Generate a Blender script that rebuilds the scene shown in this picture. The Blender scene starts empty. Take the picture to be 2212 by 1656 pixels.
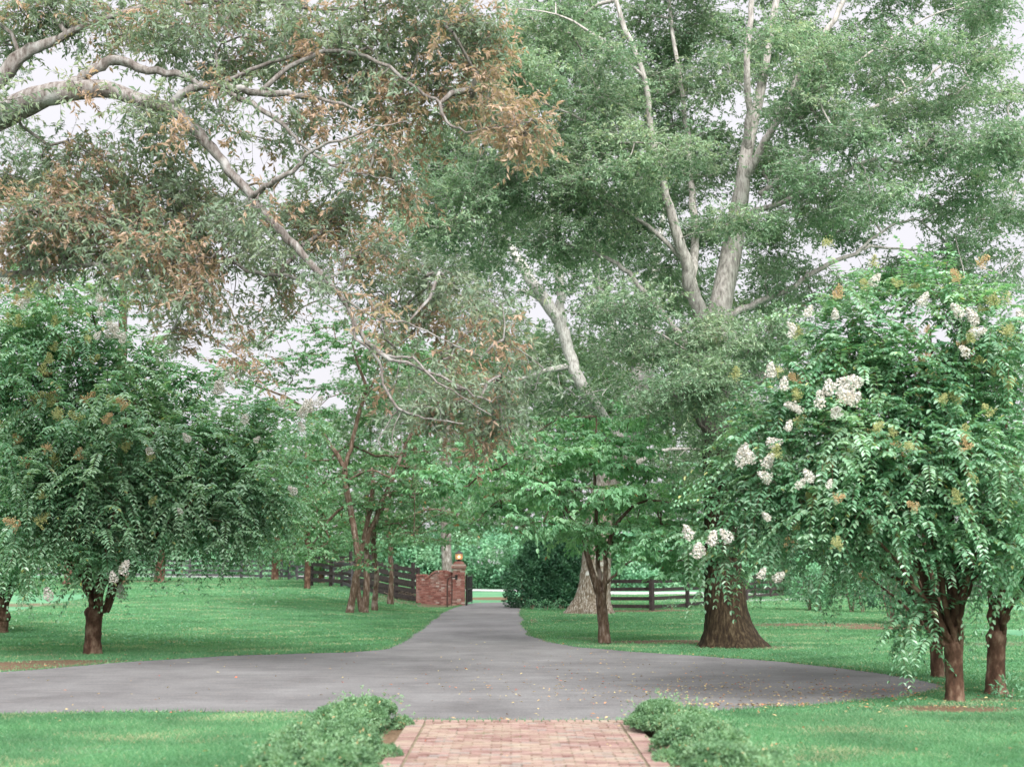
import bpy, math, numpy as np
from math import radians, sin, cos, pi
sc = bpy.context.scene
col = sc.collection
RS = np.random.default_rng(7)

# ---------------------------------------------------------------- camera
CAMH, PITCH, F = 1.9, math.atan(385 / 3160), 3160.0
cam = bpy.data.cameras.new("camera")
co = bpy.data.objects.new("camera", cam)
col.objects.link(co)
co.location = (0, 0, CAMH)
co.rotation_euler = (pi / 2 + PITCH, 0, 0)
cam.sensor_width = 36
cam.lens = 36 * F / 2212
cam.clip_end = 2000
cam.dof.use_dof = True
cam.dof.focus_distance = 30
cam.dof.aperture_fstop = 1.5
sc.camera = co

# ---------------------------------------------------------------- sky, sun
SUN_EL, SUN_AZ = 40, 162
world = bpy.data.worlds.new("World")
sc.world = world
world.use_nodes = True
nt = world.node_tree
nt.nodes.clear()
sky = nt.nodes.new("ShaderNodeTexSky")
sky.sky_type = 'NISHITA'
sky.sun_disc = False
sky.sun_elevation = radians(SUN_EL)
sky.sun_rotation = radians(SUN_AZ)
sky.dust_density = 4
bg1 = nt.nodes.new("ShaderNodeBackground")
bg1.inputs[1].default_value = 0.05
nt.links.new(sky.outputs[0], bg1.inputs[0])
tc = nt.nodes.new("ShaderNodeTexCoord")
sep = nt.nodes.new("ShaderNodeSeparateXYZ")
nt.links.new(tc.outputs['Generated'], sep.inputs[0])
ramp = nt.nodes.new("ShaderNodeValToRGB")
e = ramp.color_ramp.elements
e[0].position = 0.0
e[0].color = (0.352, 0.343, 0.362, 1)
e[1].position = 1.0
e[1].color = (1.2, 1.19, 1.18, 1)
m_ = ramp.color_ramp.elements.new(0.38)
m_.color = (0.385, 0.375, 0.394, 1)
nt.links.new(sep.outputs[2], ramp.inputs[0])
bg2 = nt.nodes.new("ShaderNodeBackground")
bg2.inputs[1].default_value = 1.0
nt.links.new(ramp.outputs[0], bg2.inputs[0])
# sky behind the camera raised as an added fill that front-lights the foliage
mrs = nt.nodes.new("ShaderNodeMapRange")
mrs.inputs[1].default_value = 0.0; mrs.inputs[2].default_value = -0.75
mrs.inputs[3].default_value = 1.0; mrs.inputs[4].default_value = 2.0
nt.links.new(sep.outputs[1], mrs.inputs[0])
nt.links.new(mrs.outputs[0], bg2.inputs[1])
mx = nt.nodes.new("ShaderNodeMixShader")
mx.inputs[0].default_value = 0.9
nt.links.new(bg1.outputs[0], mx.inputs[1])
nt.links.new(bg2.outputs[0], mx.inputs[2])
wo = nt.nodes.new("ShaderNodeOutputWorld")
nt.links.new(mx.outputs[0], wo.inputs[0])
sl = bpy.data.lights.new("sun", 'SUN')
sl.energy = 2.6
sl.angle = radians(28)
sl.color = (1, 0.97, 0.93)
so = bpy.data.objects.new("sun", sl)
col.objects.link(so)
# high bright patch of cloud, a little behind and to the left of the camera
so.rotation_euler = (radians(-(90 - SUN_EL)) * -1, 0, radians(18))
sc.view_settings.view_transform = 'Standard'
sc.view_settings.look = 'None'
sc.view_settings.exposure = 1.45
sc.view_settings.gamma = 1
sc.cycles.max_bounces = 8
sc.cycles.diffuse_bounces = 4
sc.cycles.transmission_bounces = 4

# ---------------------------------------------------------------- helpers
def W(px, py, Y):
    u = (px - 1106) / F
    v = -(py - 828) / F
    a = PITCH
    d = np.array([u, cos(a) - v * sin(a), sin(a) + v * cos(a)])
    return np.array([0, 0, CAMH]) + d / d[1] * Y

def ss(a, b, x):
    t = np.clip((x - a) / (b - a), 0, 1)
    return t * t * (3 - 2 * t)

def hgt(x, y):
    x = np.asarray(x, float); y = np.asarray(y, float)
    z = 0.85 * ss(33, 85, y) * ss(3.2, 8.5, -x)
    z = z - 0.9 * ss(70, 125, y) * ss(9, 26, x)
    z = z + 0.05 * np.sin(x * .31 + y * .11) * ss(40, 60, y) * ss(4, 9, np.abs(x + 1)) 
    return z

def G(px, py):
    lo, hi = 5.0, 400.0
    for _ in range(50):
        m = (lo + hi) / 2
        p = W(px, py, m)
        if p[2] > hgt(p[0], p[1]): lo = m
        else: hi = m
    return np.array([p[0], p[1], float(hgt(p[0], p[1]))])

def mesh_obj(name, V, polys, mat, parent=None, origin=(0, 0, 0), smooth=False, tint=None, fat=None):
    """polys: list of (n,k) int arrays"""
    V = np.asarray(V, np.float32) - np.asarray(origin, np.float32)
    me = bpy.data.meshes.new(name)
    me.vertices.add(len(V))
    me.vertices.foreach_set('co', V.ravel())
    li = np.concatenate([p.ravel() for p in polys]).astype(np.int32)
    tot = np.concatenate([np.full(len(p), p.shape[1]) for p in polys]).astype(np.int32)
    st = np.concatenate([[0], np.cumsum(tot)[:-1]]).astype(np.int32)
    me.loops.add(len(li))
    me.loops.foreach_set('vertex_index', li)
    me.polygons.add(len(tot))
    me.polygons.foreach_set('loop_start', st)
    me.polygons.foreach_set('loop_total', tot)
    me.polygons.foreach_set('use_smooth', np.full(len(tot), smooth))
    if tint is not None:
        a = me.attributes.new('tint', 'FLOAT', 'FACE')
        a.data.foreach_set('value', np.asarray(tint, np.float32))
    if fat is not None:
        a = me.attributes.new('bare', 'FLOAT', 'POINT')
        a.data.foreach_set('value', np.asarray(fat, np.float32))
    me.update(calc_edges=True)
    me.materials.append(mat)
    o = bpy.data.objects.new(name, me)
    col.objects.link(o)
    if parent is not None:
        o.parent = parent
    else:
        o.location = origin
    return o

def thing(name, label, cat, loc=(0, 0, 0), group=None):
    o = bpy.data.objects.new(name, None)
    col.objects.link(o)
    o.empty_display_size = 0.2
    o.location = loc
    o['label'] = label
    o['category'] = cat
    if group: o['group'] = group
    return o

class MB:
    def __init__(s): s.v = []; s.q = []; s.n = 0
    def add(s, V, Q):
        s.v.append(np.asarray(V, float)); s.q.append(np.asarray(Q) + s.n); s.n += len(V)
    def box(s, c, size, rz=0, tilt=0):
        x, y, z = np.array(size) / 2
        P = np.array([[a * x, b * y, d * z] for d in (-1, 1) for b in (-1, 1) for a in (-1, 1)])
        if tilt:
            P = P @ np.array([[cos(tilt), 0, -sin(tilt)], [0, 1, 0], [sin(tilt), 0, cos(tilt)]])
        R = np.array([[cos(rz), sin(rz), 0], [-sin(rz), cos(rz), 0], [0, 0, 1]])
        s.add(P @ R + np.array(c), [[0, 2, 3, 1], [4, 5, 7, 6], [0, 1, 5, 4], [2, 6, 7, 3], [0, 4, 6, 2], [1, 3, 7, 5]])
    def beam(s, a, b, w, h):
        a = np.array(a, float); b = np.array(b, float)
        d = b - a; sd = np.array([-d[1], d[0], 0]); sd /= np.linalg.norm(sd) + 1e-9
        up = np.array([0, 0, 1.0])
        P = []
        for p in (a, b):
            for i, j in ((-1, -1), (1, -1), (1, 1), (-1, 1)):
                P.append(p + sd * i * w / 2 + up * j * h / 2)
        s.add(P, [[0, 1, 2, 3], [7, 6, 5, 4], [0, 4, 5, 1], [1, 5, 6, 2], [2, 6, 7, 3], [3, 7, 4, 0]])
    def tube(s, pts, rad, n=8, buttress=0, seed=0, rough=0.0, cap=False):
        pts = np.asarray(pts, float); rad = np.asarray(rad, float)
        m = len(pts)
        t = np.gradient(pts, axis=0)
        t /= np.linalg.norm(t, axis=1)[:, None] + 1e-9
        ref = np.array([0, 1.0, 0]) if abs(t[0][1]) < .9 else np.array([1.0, 0, 0])
        u = np.cross(t[0], ref); u /= np.linalg.norm(u)
        th = np.arange(n) / n * 2 * pi
        V = np.empty((m, n, 3))
        r_ = np.random.default_rng(seed)
        ph = r_.uniform(0, 6.28, 6)
        for i in range(m):
            u = u - t[i] * np.dot(u, t[i]); u /= np.linalg.norm(u) + 1e-9
            w = np.cross(t[i], u)
            rr = np.full(n, rad[i])
            if buttress:
                h = pts[i][2] - pts[0][2]
                k = buttress * math.exp(-h / 0.55)
                rr = rr * (1 + k * (0.6 * np.sin(5 * th + ph[0]) + 0.35 * np.sin(3 * th + ph[1]) + .25 * np.sin(9 * th + ph[2])))
            if rough:
                rr = rr * (1 + rough * (np.sin(2 * th + ph[3] + i * .35) + .6 * np.sin(3 * th + ph[4] - i * .5) + .4 * r_.normal(size=n) + .4 * r_.normal()))
            V[i] = pts[i] + np.cos(th)[:, None] * u * rr[:, None] + np.sin(th)[:, None] * w * rr[:, None]
        i = np.arange(m - 1)[:, None] * n; j = np.arange(n)[None]; jn = (j + 1) % n
        Q = np.stack([i + j, i + jn, i + n + jn, i + n + j], -1).reshape(-1, 4)
        V = V.reshape(-1, 3)
        s.add(V, Q)
        if cap:
            k = len(V)
            P = V[-n:]; c = P.mean(0)
            s.add(np.vstack([P, P * .5 + c * .5]), np.array([[a, (a + 1) % n, n + (a + 1) % n, n + a] for a in range(n)]))
            q = [[0, a, a + 1, a + 2] for a in range(1, n - 2, 2)]
            s.add(P * .5 + c * .5, q)
    def frusta(s, A, B, ra, rb, n=3):
        A = np.asarray(A); B = np.asarray(B)
        if len(A) == 0: return
        d = B - A; d /= np.linalg.norm(d, axis=1)[:, None] + 1e-9
        ref = np.where(np.abs(d[:, 2:3]) < .9, np.array([[0, 0, 1.]]), np.array([[1., 0, 0]]))
        u = np.cross(d, ref); u /= np.linalg.norm(u, axis=1)[:, None] + 1e-9
        w = np.cross(d, u)
        th = np.arange(n) / n * 2 * pi
        ring = u[:, None] * np.cos(th)[None, :, None] + w[:, None] * np.sin(th)[None, :, None]
        ra = np.broadcast_to(ra, len(A))[:, None, None]; rb = np.broadcast_to(rb, len(A))[:, None, None]
        V = np.concatenate([A[:, None] + ring * ra, B[:, None] + ring * rb], 1).reshape(-1, 3)
        b = (np.arange(len(A)) * 2 * n)[:, None]; j = np.arange(n)[None]; jn = (j + 1) % n
        Q = np.stack([b + j, b + jn, b + n + jn, b + n + j], -1).reshape(-1, 4)
        s.add(V, Q)
    def build(s, name, mat, parent=None, origin=(0, 0, 0), smooth=False, tint=None):
        return mesh_obj(name, np.vstack(s.v), [np.vstack(s.q)], mat, parent, origin, smooth, tint)

def unit(a): return a / (np.linalg.norm(a, axis=-1, keepdims=True) + 1e-9)

def leaf_quads(P, D, N, L, Wd, six=False):
    """P base points, D direction, N approx normal"""
    n = len(P)
    D = unit(D); S = unit(np.cross(D, N)); Nn = np.cross(S, D)
    L = np.broadcast_to(L, n)[:, None]; Wd = np.broadcast_to(Wd, n)[:, None]
    if not six:
        V = np.stack([P, P + D * L * .45 + S * Wd * .5 + Nn * Wd * .15, P + D * L - Nn * L * .08, P + D * L * .45 - S * Wd * .5 + Nn * Wd * .15], 1)
        Q = np.arange(4 * n).reshape(n, 4)
        return V.reshape(-1, 3), Q, 1
    f = Nn * Wd * .16
    V = np.stack([P, P + D * L * .28 + S * Wd * .46 + f, P + D * L * .68 + S * Wd * .38 + f - Nn * L * .06,
                  P + D * L - Nn * L * .16, P + D * L * .68 - S * Wd * .38 + f - Nn * L * .06, P + D * L * .28 - S * Wd * .46 + f], 1)
    b = (np.arange(n) * 6)[:, None]
    Q = np.concatenate([b + np.array([[0, 1, 2, 3]]), b + np.array([[0, 3, 4, 5]])], 1).reshape(-1, 4)
    return V.reshape(-1, 3), Q, 2

# ---------------------------------------------------------------- materials
def new_mat(name):
    m = bpy.data.materials.new(name); m.use_nodes = True
    n = m.node_tree; n.nodes.clear()
    out = n.nodes.new("ShaderNodeOutputMaterial")
    return m, n, out

def rampnode(n, stops, interp='LINEAR'):
    r = n.nodes.new("ShaderNodeValToRGB"); r.color_ramp.interpolation = interp
    el = r.color_ramp.elements
    while len(el) > 1: el.remove(el[-1])
    el[0].position = stops[0][0]; el[0].color = (*stops[0][1], 1)
    for p, c in stops[1:]:
        x = el.new(p); x.color = (*c, 1)
    return r

def noise(n, scale, detail=3, vec=None, rough=.5):
    t = n.nodes.new("ShaderNodeTexNoise"); t.inputs['Scale'].default_value = scale
    t.inputs['Detail'].default_value = detail; t.inputs['Roughness'].default_value = rough
    if vec is not None: n.links.new(vec, t.inputs['Vector'])
    return t

def objvec(n, scale=(1, 1, 1), geo=False):
    if geo:
        g = n.nodes.new("ShaderNodeNewGeometry"); src = g.outputs['Position']
    else:
        g = n.nodes.new("ShaderNodeTexCoord"); src = g.outputs['Object']
    mp = n.nodes.new("ShaderNodeMapping"); mp.inputs['Scale'].default_value = scale
    n.links.new(src, mp.inputs[0])
    return mp.outputs[0]

def mixc(n, fac, a, b, mode='MIX'):
    x = n.nodes.new("ShaderNodeMix"); x.data_type = 'RGBA'; x.blend_type = mode
    for i, v in ((0, fac), (6, a), (7, b)):
        if hasattr(v, 'is_output'): n.links.new(v, x.inputs[i])
        else: x.inputs[i].default_value = v if i == 0 else (*v, 1)
    return x.outputs[2]

def leaf_mat(name, stops, trans=.32, rough=.45, spec=.4, tcol=(1.15, 1.2, .6)):
    m, n, out = new_mat(name)
    at = n.nodes.new("ShaderNodeAttribute"); at.attribute_name = 'tint'
    r = rampnode(n, stops); n.links.new(at.outputs['Fac'], r.inputs[0])
    ns = noise(n, .9, 2, objvec(n))
    r2 = rampnode(n, [(.3, (.74, .76, .74)), (.7, (1.2, 1.18, 1.16))]); n.links.new(ns.outputs[0], r2.inputs[0])
    c = mixc(n, 1.0, r.outputs[0], r2.outputs[0], 'MULTIPLY')
    p = n.nodes.new("ShaderNodeBsdfPrincipled"); n.links.new(c, p.inputs['Base Color'])
    p.inputs['Roughness'].default_value = rough
    p.inputs['Specular IOR Level'].default_value = spec
    t = n.nodes.new("ShaderNodeBsdfTranslucent")
    c2 = mixc(n, 1.0, c, tcol, 'MULTIPLY'); n.links.new(c2, t.inputs[0])
    x = n.nodes.new("ShaderNodeMixShader"); x.inputs[0].default_value = trans
    n.links.new(p.outputs[0], x.inputs[1]); n.links.new(t.outputs[0], x.inputs[2]); n.links.new(x.outputs[0], out.inputs[0])
    return m

def bark_mat(name, dark, mid, light, vs=1.0, lich=.55, bump=.5, up=None, zs=.25):
    m, n, out = new_mat(name)
    v = objvec(n, (1, 1, zs))
    a = noise(n, 16 * vs, 6, v, .65)
    r = rampnode(n, [(.3, dark), (.5, mid), (.72, light)]); n.links.new(a.outputs[0], r.inputs[0])
    b = noise(n, 2.5, 4, objvec(n)); rb = rampnode(n, [(lich, (0, 0, 0)), (lich + .1, (1, 1, 1))]); n.links.new(b.outputs[0], rb.inputs[0])
    c = mixc(n, rb.outputs[0], r.outputs[0], light)
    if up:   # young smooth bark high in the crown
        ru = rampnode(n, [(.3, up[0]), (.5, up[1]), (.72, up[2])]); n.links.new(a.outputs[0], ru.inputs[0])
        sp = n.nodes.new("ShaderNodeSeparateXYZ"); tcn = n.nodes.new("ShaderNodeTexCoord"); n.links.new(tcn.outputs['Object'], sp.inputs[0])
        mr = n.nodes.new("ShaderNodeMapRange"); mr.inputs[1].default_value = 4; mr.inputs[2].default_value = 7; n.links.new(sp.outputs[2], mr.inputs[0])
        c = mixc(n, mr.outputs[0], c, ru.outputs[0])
    p = n.nodes.new("ShaderNodeBsdfPrincipled"); n.links.new(c, p.inputs['Base Color']); p.inputs['Roughness'].default_value = .9
    p.inputs['Specular IOR Level'].default_value = .2
    bp = n.nodes.new("ShaderNodeBump"); bp.inputs['Strength'].default_value = bump; bp.inputs['Distance'].default_value = .03
    n.links.new(a.outputs[0], bp.inputs['Height']); n.links.new(bp.outputs[0], p.inputs['Normal'])
    n.links.new(p.outputs[0], out.inputs[0])
    return m

def plain_mat(name, c1, c2, scale=8, rough=.8, spec=.3, metal=0, bump=0):
    m, n, out = new_mat(name)
    a = noise(n, scale, 5, objvec(n)); r = rampnode(n, [(.3, c1), (.7, c2)]); n.links.new(a.outputs[0], r.inputs[0])
    p = n.nodes.new("ShaderNodeBsdfPrincipled"); n.links.new(r.outputs[0], p.inputs['Base Color'])
    p.inputs['Roughness'].default_value = rough; p.inputs['Specular IOR Level'].default_value = spec; p.inputs['Metallic'].default_value = metal
    if bump:
        bp = n.nodes.new("ShaderNodeBump"); bp.inputs['Strength'].default_value = bump; bp.inputs['Distance'].default_value = .02
        n.links.new(a.outputs[0], bp.inputs['Height']); n.links.new(bp.outputs[0], p.inputs['Normal'])
    n.links.new(p.outputs[0], out.inputs[0])
    return m

M = {}
M['oakleaf'] = leaf_mat('oak_leaf', [(0, (.15, .22, .155)), (.3, (.25, .33, .25)), (.5, (.33, .39, .28)), (.58, (.35, .32, .19)), (.75, (.4, .275, .21)), (1, (.52, .38, .3))], .48, tcol=(1.05, 1.05, .7))
M['willow'] = leaf_mat('willow_oak_leaf', [(0, (.125, .22, .14)), (.5, (.225, .345, .225)), (.85, (.35, .455, .32)), (1, (.4, .44, .27))], .42, tcol=(1.05, 1.1, .75))
M['darkleaf'] = leaf_mat('dark_oak_leaf', [(0, (.06, .13, .07)), (.5, (.11, .2, .11)), (1, (.18, .27, .15))], .38)
M['myrtle'] = leaf_mat('myrtle_leaf', [(0, (.06, .16, .085)), (.5, (.16, .34, .205)), (.93, (.33, .5, .35)), (1, (.36, .38, .15))], .36, .33, .8)
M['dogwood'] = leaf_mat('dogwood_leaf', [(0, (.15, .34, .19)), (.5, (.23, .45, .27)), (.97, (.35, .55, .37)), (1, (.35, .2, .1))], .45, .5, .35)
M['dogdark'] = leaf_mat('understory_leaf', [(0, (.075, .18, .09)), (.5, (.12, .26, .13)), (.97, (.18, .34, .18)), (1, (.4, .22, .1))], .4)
M['shrub'] = leaf_mat('shrub_leaf', [(0, (.02, .075, .04)), (.5, (.05, .15, .08)), (1, (.12, .27, .15))], .25)
M['thicket'] = leaf_mat('thicket_leaf', [(0, (.08, .22, .13)), (.5, (.14, .33, .19)), (1, (.27, .45, .3))], .3)
M['box'] = leaf_mat('hedge_leaf', [(0, (.055, .125, .065)), (.5, (.135, .265, .14)), (.97, (.25, .39, .235)), (1, (.5, .35, .2))], .35)
M['blade'] = leaf_mat('grass_blade', [(0, (.05, .15, .07)), (.5, (.105, .255, .125)), (.88, (.2, .345, .205)), (1, (.42, .37, .25))], .35, .55, .3)
M['litter'] = leaf_mat('litter_leaf', [(0, (.2, .08, .04)), (.35, (.3, .21, .12)), (.8, (.5, .42, .2)), (1, (.5, .06, .03))], .15, .7)
M['petal'] = leaf_mat('petal', [(0, (.42, .37, .3)), (.35, (.62, .59, .55)), (1, (.8, .78, .77))], .3, .7, .2, (1, 1, 1))
M['seed'] = leaf_mat('seed_green', [(0, (.36, .4, .16)), (1, (.5, .48, .24))], .25, .6, .2)
M['seedo'] = leaf_mat('seed_orange', [(0, (.5, .34, .18)), (1, (.66, .5, .3))], .25, .6, .2)
M['oakbark'] = bark_mat('pale_oak_bark', (.05, .035, .03), (.17, .15, .14), (.29, .28, .275), 1, .56, .9)
M['darkbark'] = bark_mat('dark_oak_bark', (.025, .018, .01), (.075, .055, .03), (.2, .17, .11), .7, .68, .9)
M['willowbark'] = bark_mat('grey_oak_bark', (.05, .04, .035), (.13, .115, .1), (.26, .245, .23), .8, .56)
M['bigbark'] = bark_mat('big_oak_bark', (.008, .005, .003), (.026, .017, .009), (.085, .065, .038), 1.0, .74, 1, up=((.12, .11, .1), (.31, .29, .27), (.5, .48, .45)))  # bark changes with height; trunk shade is also painted into the dark lower colours
M['lichbark'] = bark_mat('lichen_bark', (.04, .03, .02), (.14, .11, .08), (.4, .4, .37), 1.3, .62, 1, up=((.14, .13, .12), (.34, .33, .31), (.52, .52, .5)))
M['myrbark'] = bark_mat('myrtle_bark', (.022, .012, .008), (.075, .04, .026), (.21, .145, .105), .5, .6, .35, zs=.5)
M['dogbark'] = bark_mat('dogwood_bark', (.035, .022, .015), (.1, .065, .045), (.26, .21, .18), 1, .6, .8)
M['twig'] = plain_mat('twig', (.1, .07, .05), (.26, .2, .15))
M['fence'] = plain_mat('fence_paint', (.018, .013, .012), (.05, .04, .038), 12, .75)
M['fencegrey'] = plain_mat('weathered_fence_paint', (.04, .035, .04), (.1, .09, .1), 12, .75)
M['iron'] = plain_mat('black_iron', (.008, .008, .008), (.02, .018, .016), 20, .5, .5)
M['rustiron'] = plain_mat('rusty_iron', (.03, .015, .012), (.09, .04, .03), 20, .7, .5)
M['white'] = plain_mat('white_paint', (.6, .6, .62), (.75, .75, .76), 5, .6)
M['soil'] = plain_mat('soil', (.12, .06, .035), (.25, .14, .09), 20, .95)

# ---------------------------------------------------------------- ground
def catmull(P, sub=8, closed=False):
    P = np.asarray(P, float); n = len(P); out = []
    rng = range(n) if closed else range(n - 1)
    for i in rng:
        if closed: p0, p1, p2, p3 = P[(i - 1) % n], P[i], P[(i + 1) % n], P[(i + 2) % n]
        else: p0, p1, p2, p3 = P[max(i - 1, 0)], P[i], P[i + 1], P[min(i + 2, n - 1)]
        k = sub if np.isscalar(sub) else sub[i]
        for t in np.arange(k) / k:
            out.append(.5 * ((2 * p1) + (-p0 + p2) * t + (2 * p0 - 5 * p1 + 4 * p2 - p3) * t * t + (-p0 + 3 * p1 - 3 * p2 + p3) * t ** 3))
    if not closed: out.append(P[-1])
    return np.array(out)

edge_far = [(-900, 1470), (-300, 1462), (0, 1451), (250, 1431), (480, 1417), (650, 1411), (790, 1406), (850, 1394), (905, 1362), (935, 1338), (965, 1317), (1010, 1304), (1045, 1301.5)]
edge_r = [(1128, 1301), (1130, 1312), (1127, 1330), (1137, 1352), (1155, 1374), (1210, 1391), (1320, 1403), (1500, 1416), (1660, 1427), (1830, 1444), (1960, 1464), (2035, 1481)]
edge_n = [(1985, 1499), (1880, 1512), (1720, 1526), (1560, 1536), (1420, 1549), (1371, 1557)]
edge_nl = [(893, 1556), (760, 1542), (600, 1540), (300, 1539), (0, 1543), (-900, 1560)]
ap = np.array([G(*p)[:2] for p in edge_far + edge_r + edge_n + edge_nl])
APOLY = catmull(ap, 7, True)
r_ = np.random.default_rng(3)
nn = len(APOLY)
APOLY = APOLY + np.stack([np.convolve(r_.normal(size=nn + 4), np.ones(3) / 3, 'same')[2:-2] * .07 for _ in range(2)], 1)

def inpoly(x, y, P):
    inside = np.zeros(x.shape, bool)
    j = len(P) - 1
    for i in range(len(P)):
        xi, yi = P[i]; xj, yj = P[j]
        c = ((yi > y) != (yj > y)) & (x < (xj - xi) * (y - yi) / (yj - yi + 1e-12) + xi)
        inside ^= c; j = i
    return inside

PX0, PX1, PY1 = -1.22, 1.46, 17.7   # brick path
def inpath(x, y, m=0): return (x > PX0 - m) & (x < PX1 + m) & (y < PY1 + m)

bare_spots = [(G(20, 1438), 3.8, 1.4, 1), (G(170, 1428), 1.8, .7, .8), (G(60, 1306), 3.2, 1.6, .62), (G(1480, 1386), 2.6, 1.2, .9), (G(1600, 1397), 1.6, .8, .8),
              (G(1800, 1349), 4.5, 1.8, .75), (G(1930, 1356), 1.8, 1.5, 1), (G(1090, 1292), 3, 4, .9), (G(870, 1300), 2.6, 3, .6), (G(940, 1308), 1.2, 3.0, .7), (G(1380, 1319), 3, 1.6, .9),
              (G(1200, 1365), 1, 1, .4), (G(1300, 1390), 1, .6, .6), (G(2060, 1530), 1.1, .7, .8), (G(2170, 1560), 1.2, .5, .5), (G(330, 1255), 3, 2, .9), (G(1260, 1378), .9, .9, .6),
              (G(560, 1600), .5, .5, .3), (G(150, 1620), .9, .5, .45), (G(30, 1600), .6, .4, .4), (G(2150, 1510), .6, .5, .7), (G(1150, 1340), .3, 3, .6), (G(2180, 1390), 2.5, 1.2, .6),
              (G(480, 1550), .8, .25, .3), (G(1560, 1550), .5, .25, .35)]
def bareness(x, y):
    b = np.zeros_like(x)
    for c, rx, ry, s in bare_spots:
        d = ((x - c[0]) / rx) ** 2 + ((y - c[1]) / ry) ** 2
        b = np.maximum(b, s * np.clip(1.25 - d, 0, 1))
    # soil strip beside the path, under the hedges
    e = np.minimum(np.abs(x - PX0), np.abs(x - PX1))
    b = np.maximum(b, np.where(y < 18, np.clip(1.3 - e / .35, 0, 1), 0))
    return b

xs = np.unique(np.concatenate([np.arange(-14, 14, .2), np.arange(-45, -14, .8), np.arange(14, 45, .8), np.arange(-300, -45, 8), np.arange(45, 301, 8)]))
ys = np.unique(np.concatenate([np.arange(-30, 10, 2), np.arange(10, 28, .2), np.arange(28, 70, .35), np.arange(70, 130, 1), np.arange(130, 600, 12)]))
X, Y_ = np.meshgrid(xs, ys)
Z = hgt(X, Y_)
V = np.stack([X, Y_, Z], -1).reshape(-1, 3)
nx, ny = len(xs), len(ys)
i = np.arange(ny - 1)[:, None] * nx; j = np.arange(nx - 1)[None]
Q = np.stack([i + j, i + j + 1, i + nx + j + 1, i + nx + j], -1).reshape(-1, 4)

def lawn_material():
    m, n, out = new_mat('lawn')
    g = objvec(n, (1, 1, 1), True)
    a = noise(n, 22, 4, g, .7); b = noise(n, .35, 4, g, .6); c = noise(n, 1.7, 3, g)
    r = rampnode(n, [(.25, (.045, .135, .07)), (.5, (.085, .225, .12)), (.75, (.16, .3, .19))]); n.links.new(a.outputs[0], r.inputs[0])
    rb = rampnode(n, [(.35, (.72, .85, .8)), (.65, (1.2, 1.1, 1.1))]); n.links.new(b.outputs[0], rb.inputs[0])
    cc = mixc(n, 1.0, r.outputs[0], rb.outputs[0], 'MULTIPLY')
    rc = rampnode(n, [(.6, (0, 0, 0)), (.74, (.5, .5, .5))]); n.links.new(c.outputs[0], rc.inputs[0])
    cc = mixc(n, rc.outputs[0], cc, (.3, .3, .17))
    at = n.nodes.new("ShaderNodeAttribute"); at.attribute_name = 'bare'
    ad = n.nodes.new("ShaderNodeMath"); ad.operation = 'ADD'; n.links.new(at.outputs['Fac'], ad.inputs[0])
    c2 = noise(n, 3.5, 5, g, .7)
    n.links.new(c2.outputs[0], ad.inputs[1])
    rr = rampnode(n, [(.85, (0, 0, 0)), (1.0, (1, 1, 1))])
    mu = n.nodes.new("ShaderNodeMath"); mu.operation = 'MULTIPLY'; mu.inputs[1].default_value = .8; n.links.new(ad.outputs[0], mu.inputs[0])
    n.links.new(mu.outputs[0], rr.inputs[0])
    rr.color_ramp.elements[0].position = .6; rr.color_ramp.elements[1].position = 1.0
    s = rampnode(n, [(.3, (.06, .04, .025)), (.55, (.14, .095, .06)), (.75, (.25, .185, .125))]); n.links.new(a.outputs[0], s.inputs[0])
    cc = mixc(n, rr.outputs[0], cc, s.outputs[0])
    p = n.nodes.new("ShaderNodeBsdfPrincipled"); n.links.new(cc, p.inputs['Base Color']); p.inputs['Roughness'].default_value = .9
    p.inputs['Specular IOR Level'].default_value = .15
    bp = n.nodes.new("ShaderNodeBump"); bp.inputs['Strength'].default_value = .6; bp.inputs['Distance'].default_value = .04
    n.links.new(a.outputs[0], bp.inputs['Height']); n.links.new(bp.outputs[0], p.inputs['Normal'])
    n.links.new(p.outputs[0], out.inputs[0])
    return m

def asphalt_material(name, lo, mid, hi):
    m, n, out = new_mat(name)
    g = objvec(n, (1, 1, 1), True)
    a = noise(n, 28, 6, g, .85); b = noise(n, .55, 5, objvec(n, (1, .8, 1), True), .65)
    r = rampnode(n, [(.2, lo), (.5, mid), (.8, hi)]); n.links.new(a.outputs[0], r.inputs[0])
    rb = rampnode(n, [(.3, (.68, .66, .67)), (.7, (1.2, 1.2, 1.2))]); n.links.new(b.outputs[0], rb.inputs[0])
    c = mixc(n, 1.0, r.outputs[0], rb.outputs[0], 'MULTIPLY')
    st = noise(n, 2.2, 5, objvec(n, (.35, 2.2, 1), True), .7); rs = rampnode(n, [(.35, (.85, .85, .85)), (.65, (1.1, 1.1, 1.1))]); n.links.new(st.outputs[0], rs.inputs[0])
    c = mixc(n, 1.0, c, rs.outputs[0], 'MULTIPLY')
    d = noise(n, 3, 6, g, .8); rd = rampnode(n, [(.55, (0, 0, 0)), (.75, (.35, .35, .35))]); n.links.new(d.outputs[0], rd.inputs[0])
    c = mixc(n, rd.outputs[0], c, (.24, .2, .18))
    p = n.nodes.new("ShaderNodeBsdfPrincipled"); n.links.new(c, p.inputs['Base Color']); p.inputs['Roughness'].default_value = .85
    p.inputs['Specular IOR Level'].default_value = .3
    bp = n.nodes.new("ShaderNodeBump"); bp.inputs['Strength'].default_value = .4; bp.inputs['Distance'].default_value = .01
    n.links.new(a.outputs[0], bp.inputs['Height']); n.links.new(bp.outputs[0], p.inputs['Normal'])
    n.links.new(p.outputs[0], out.inputs[0])
    return m

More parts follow.
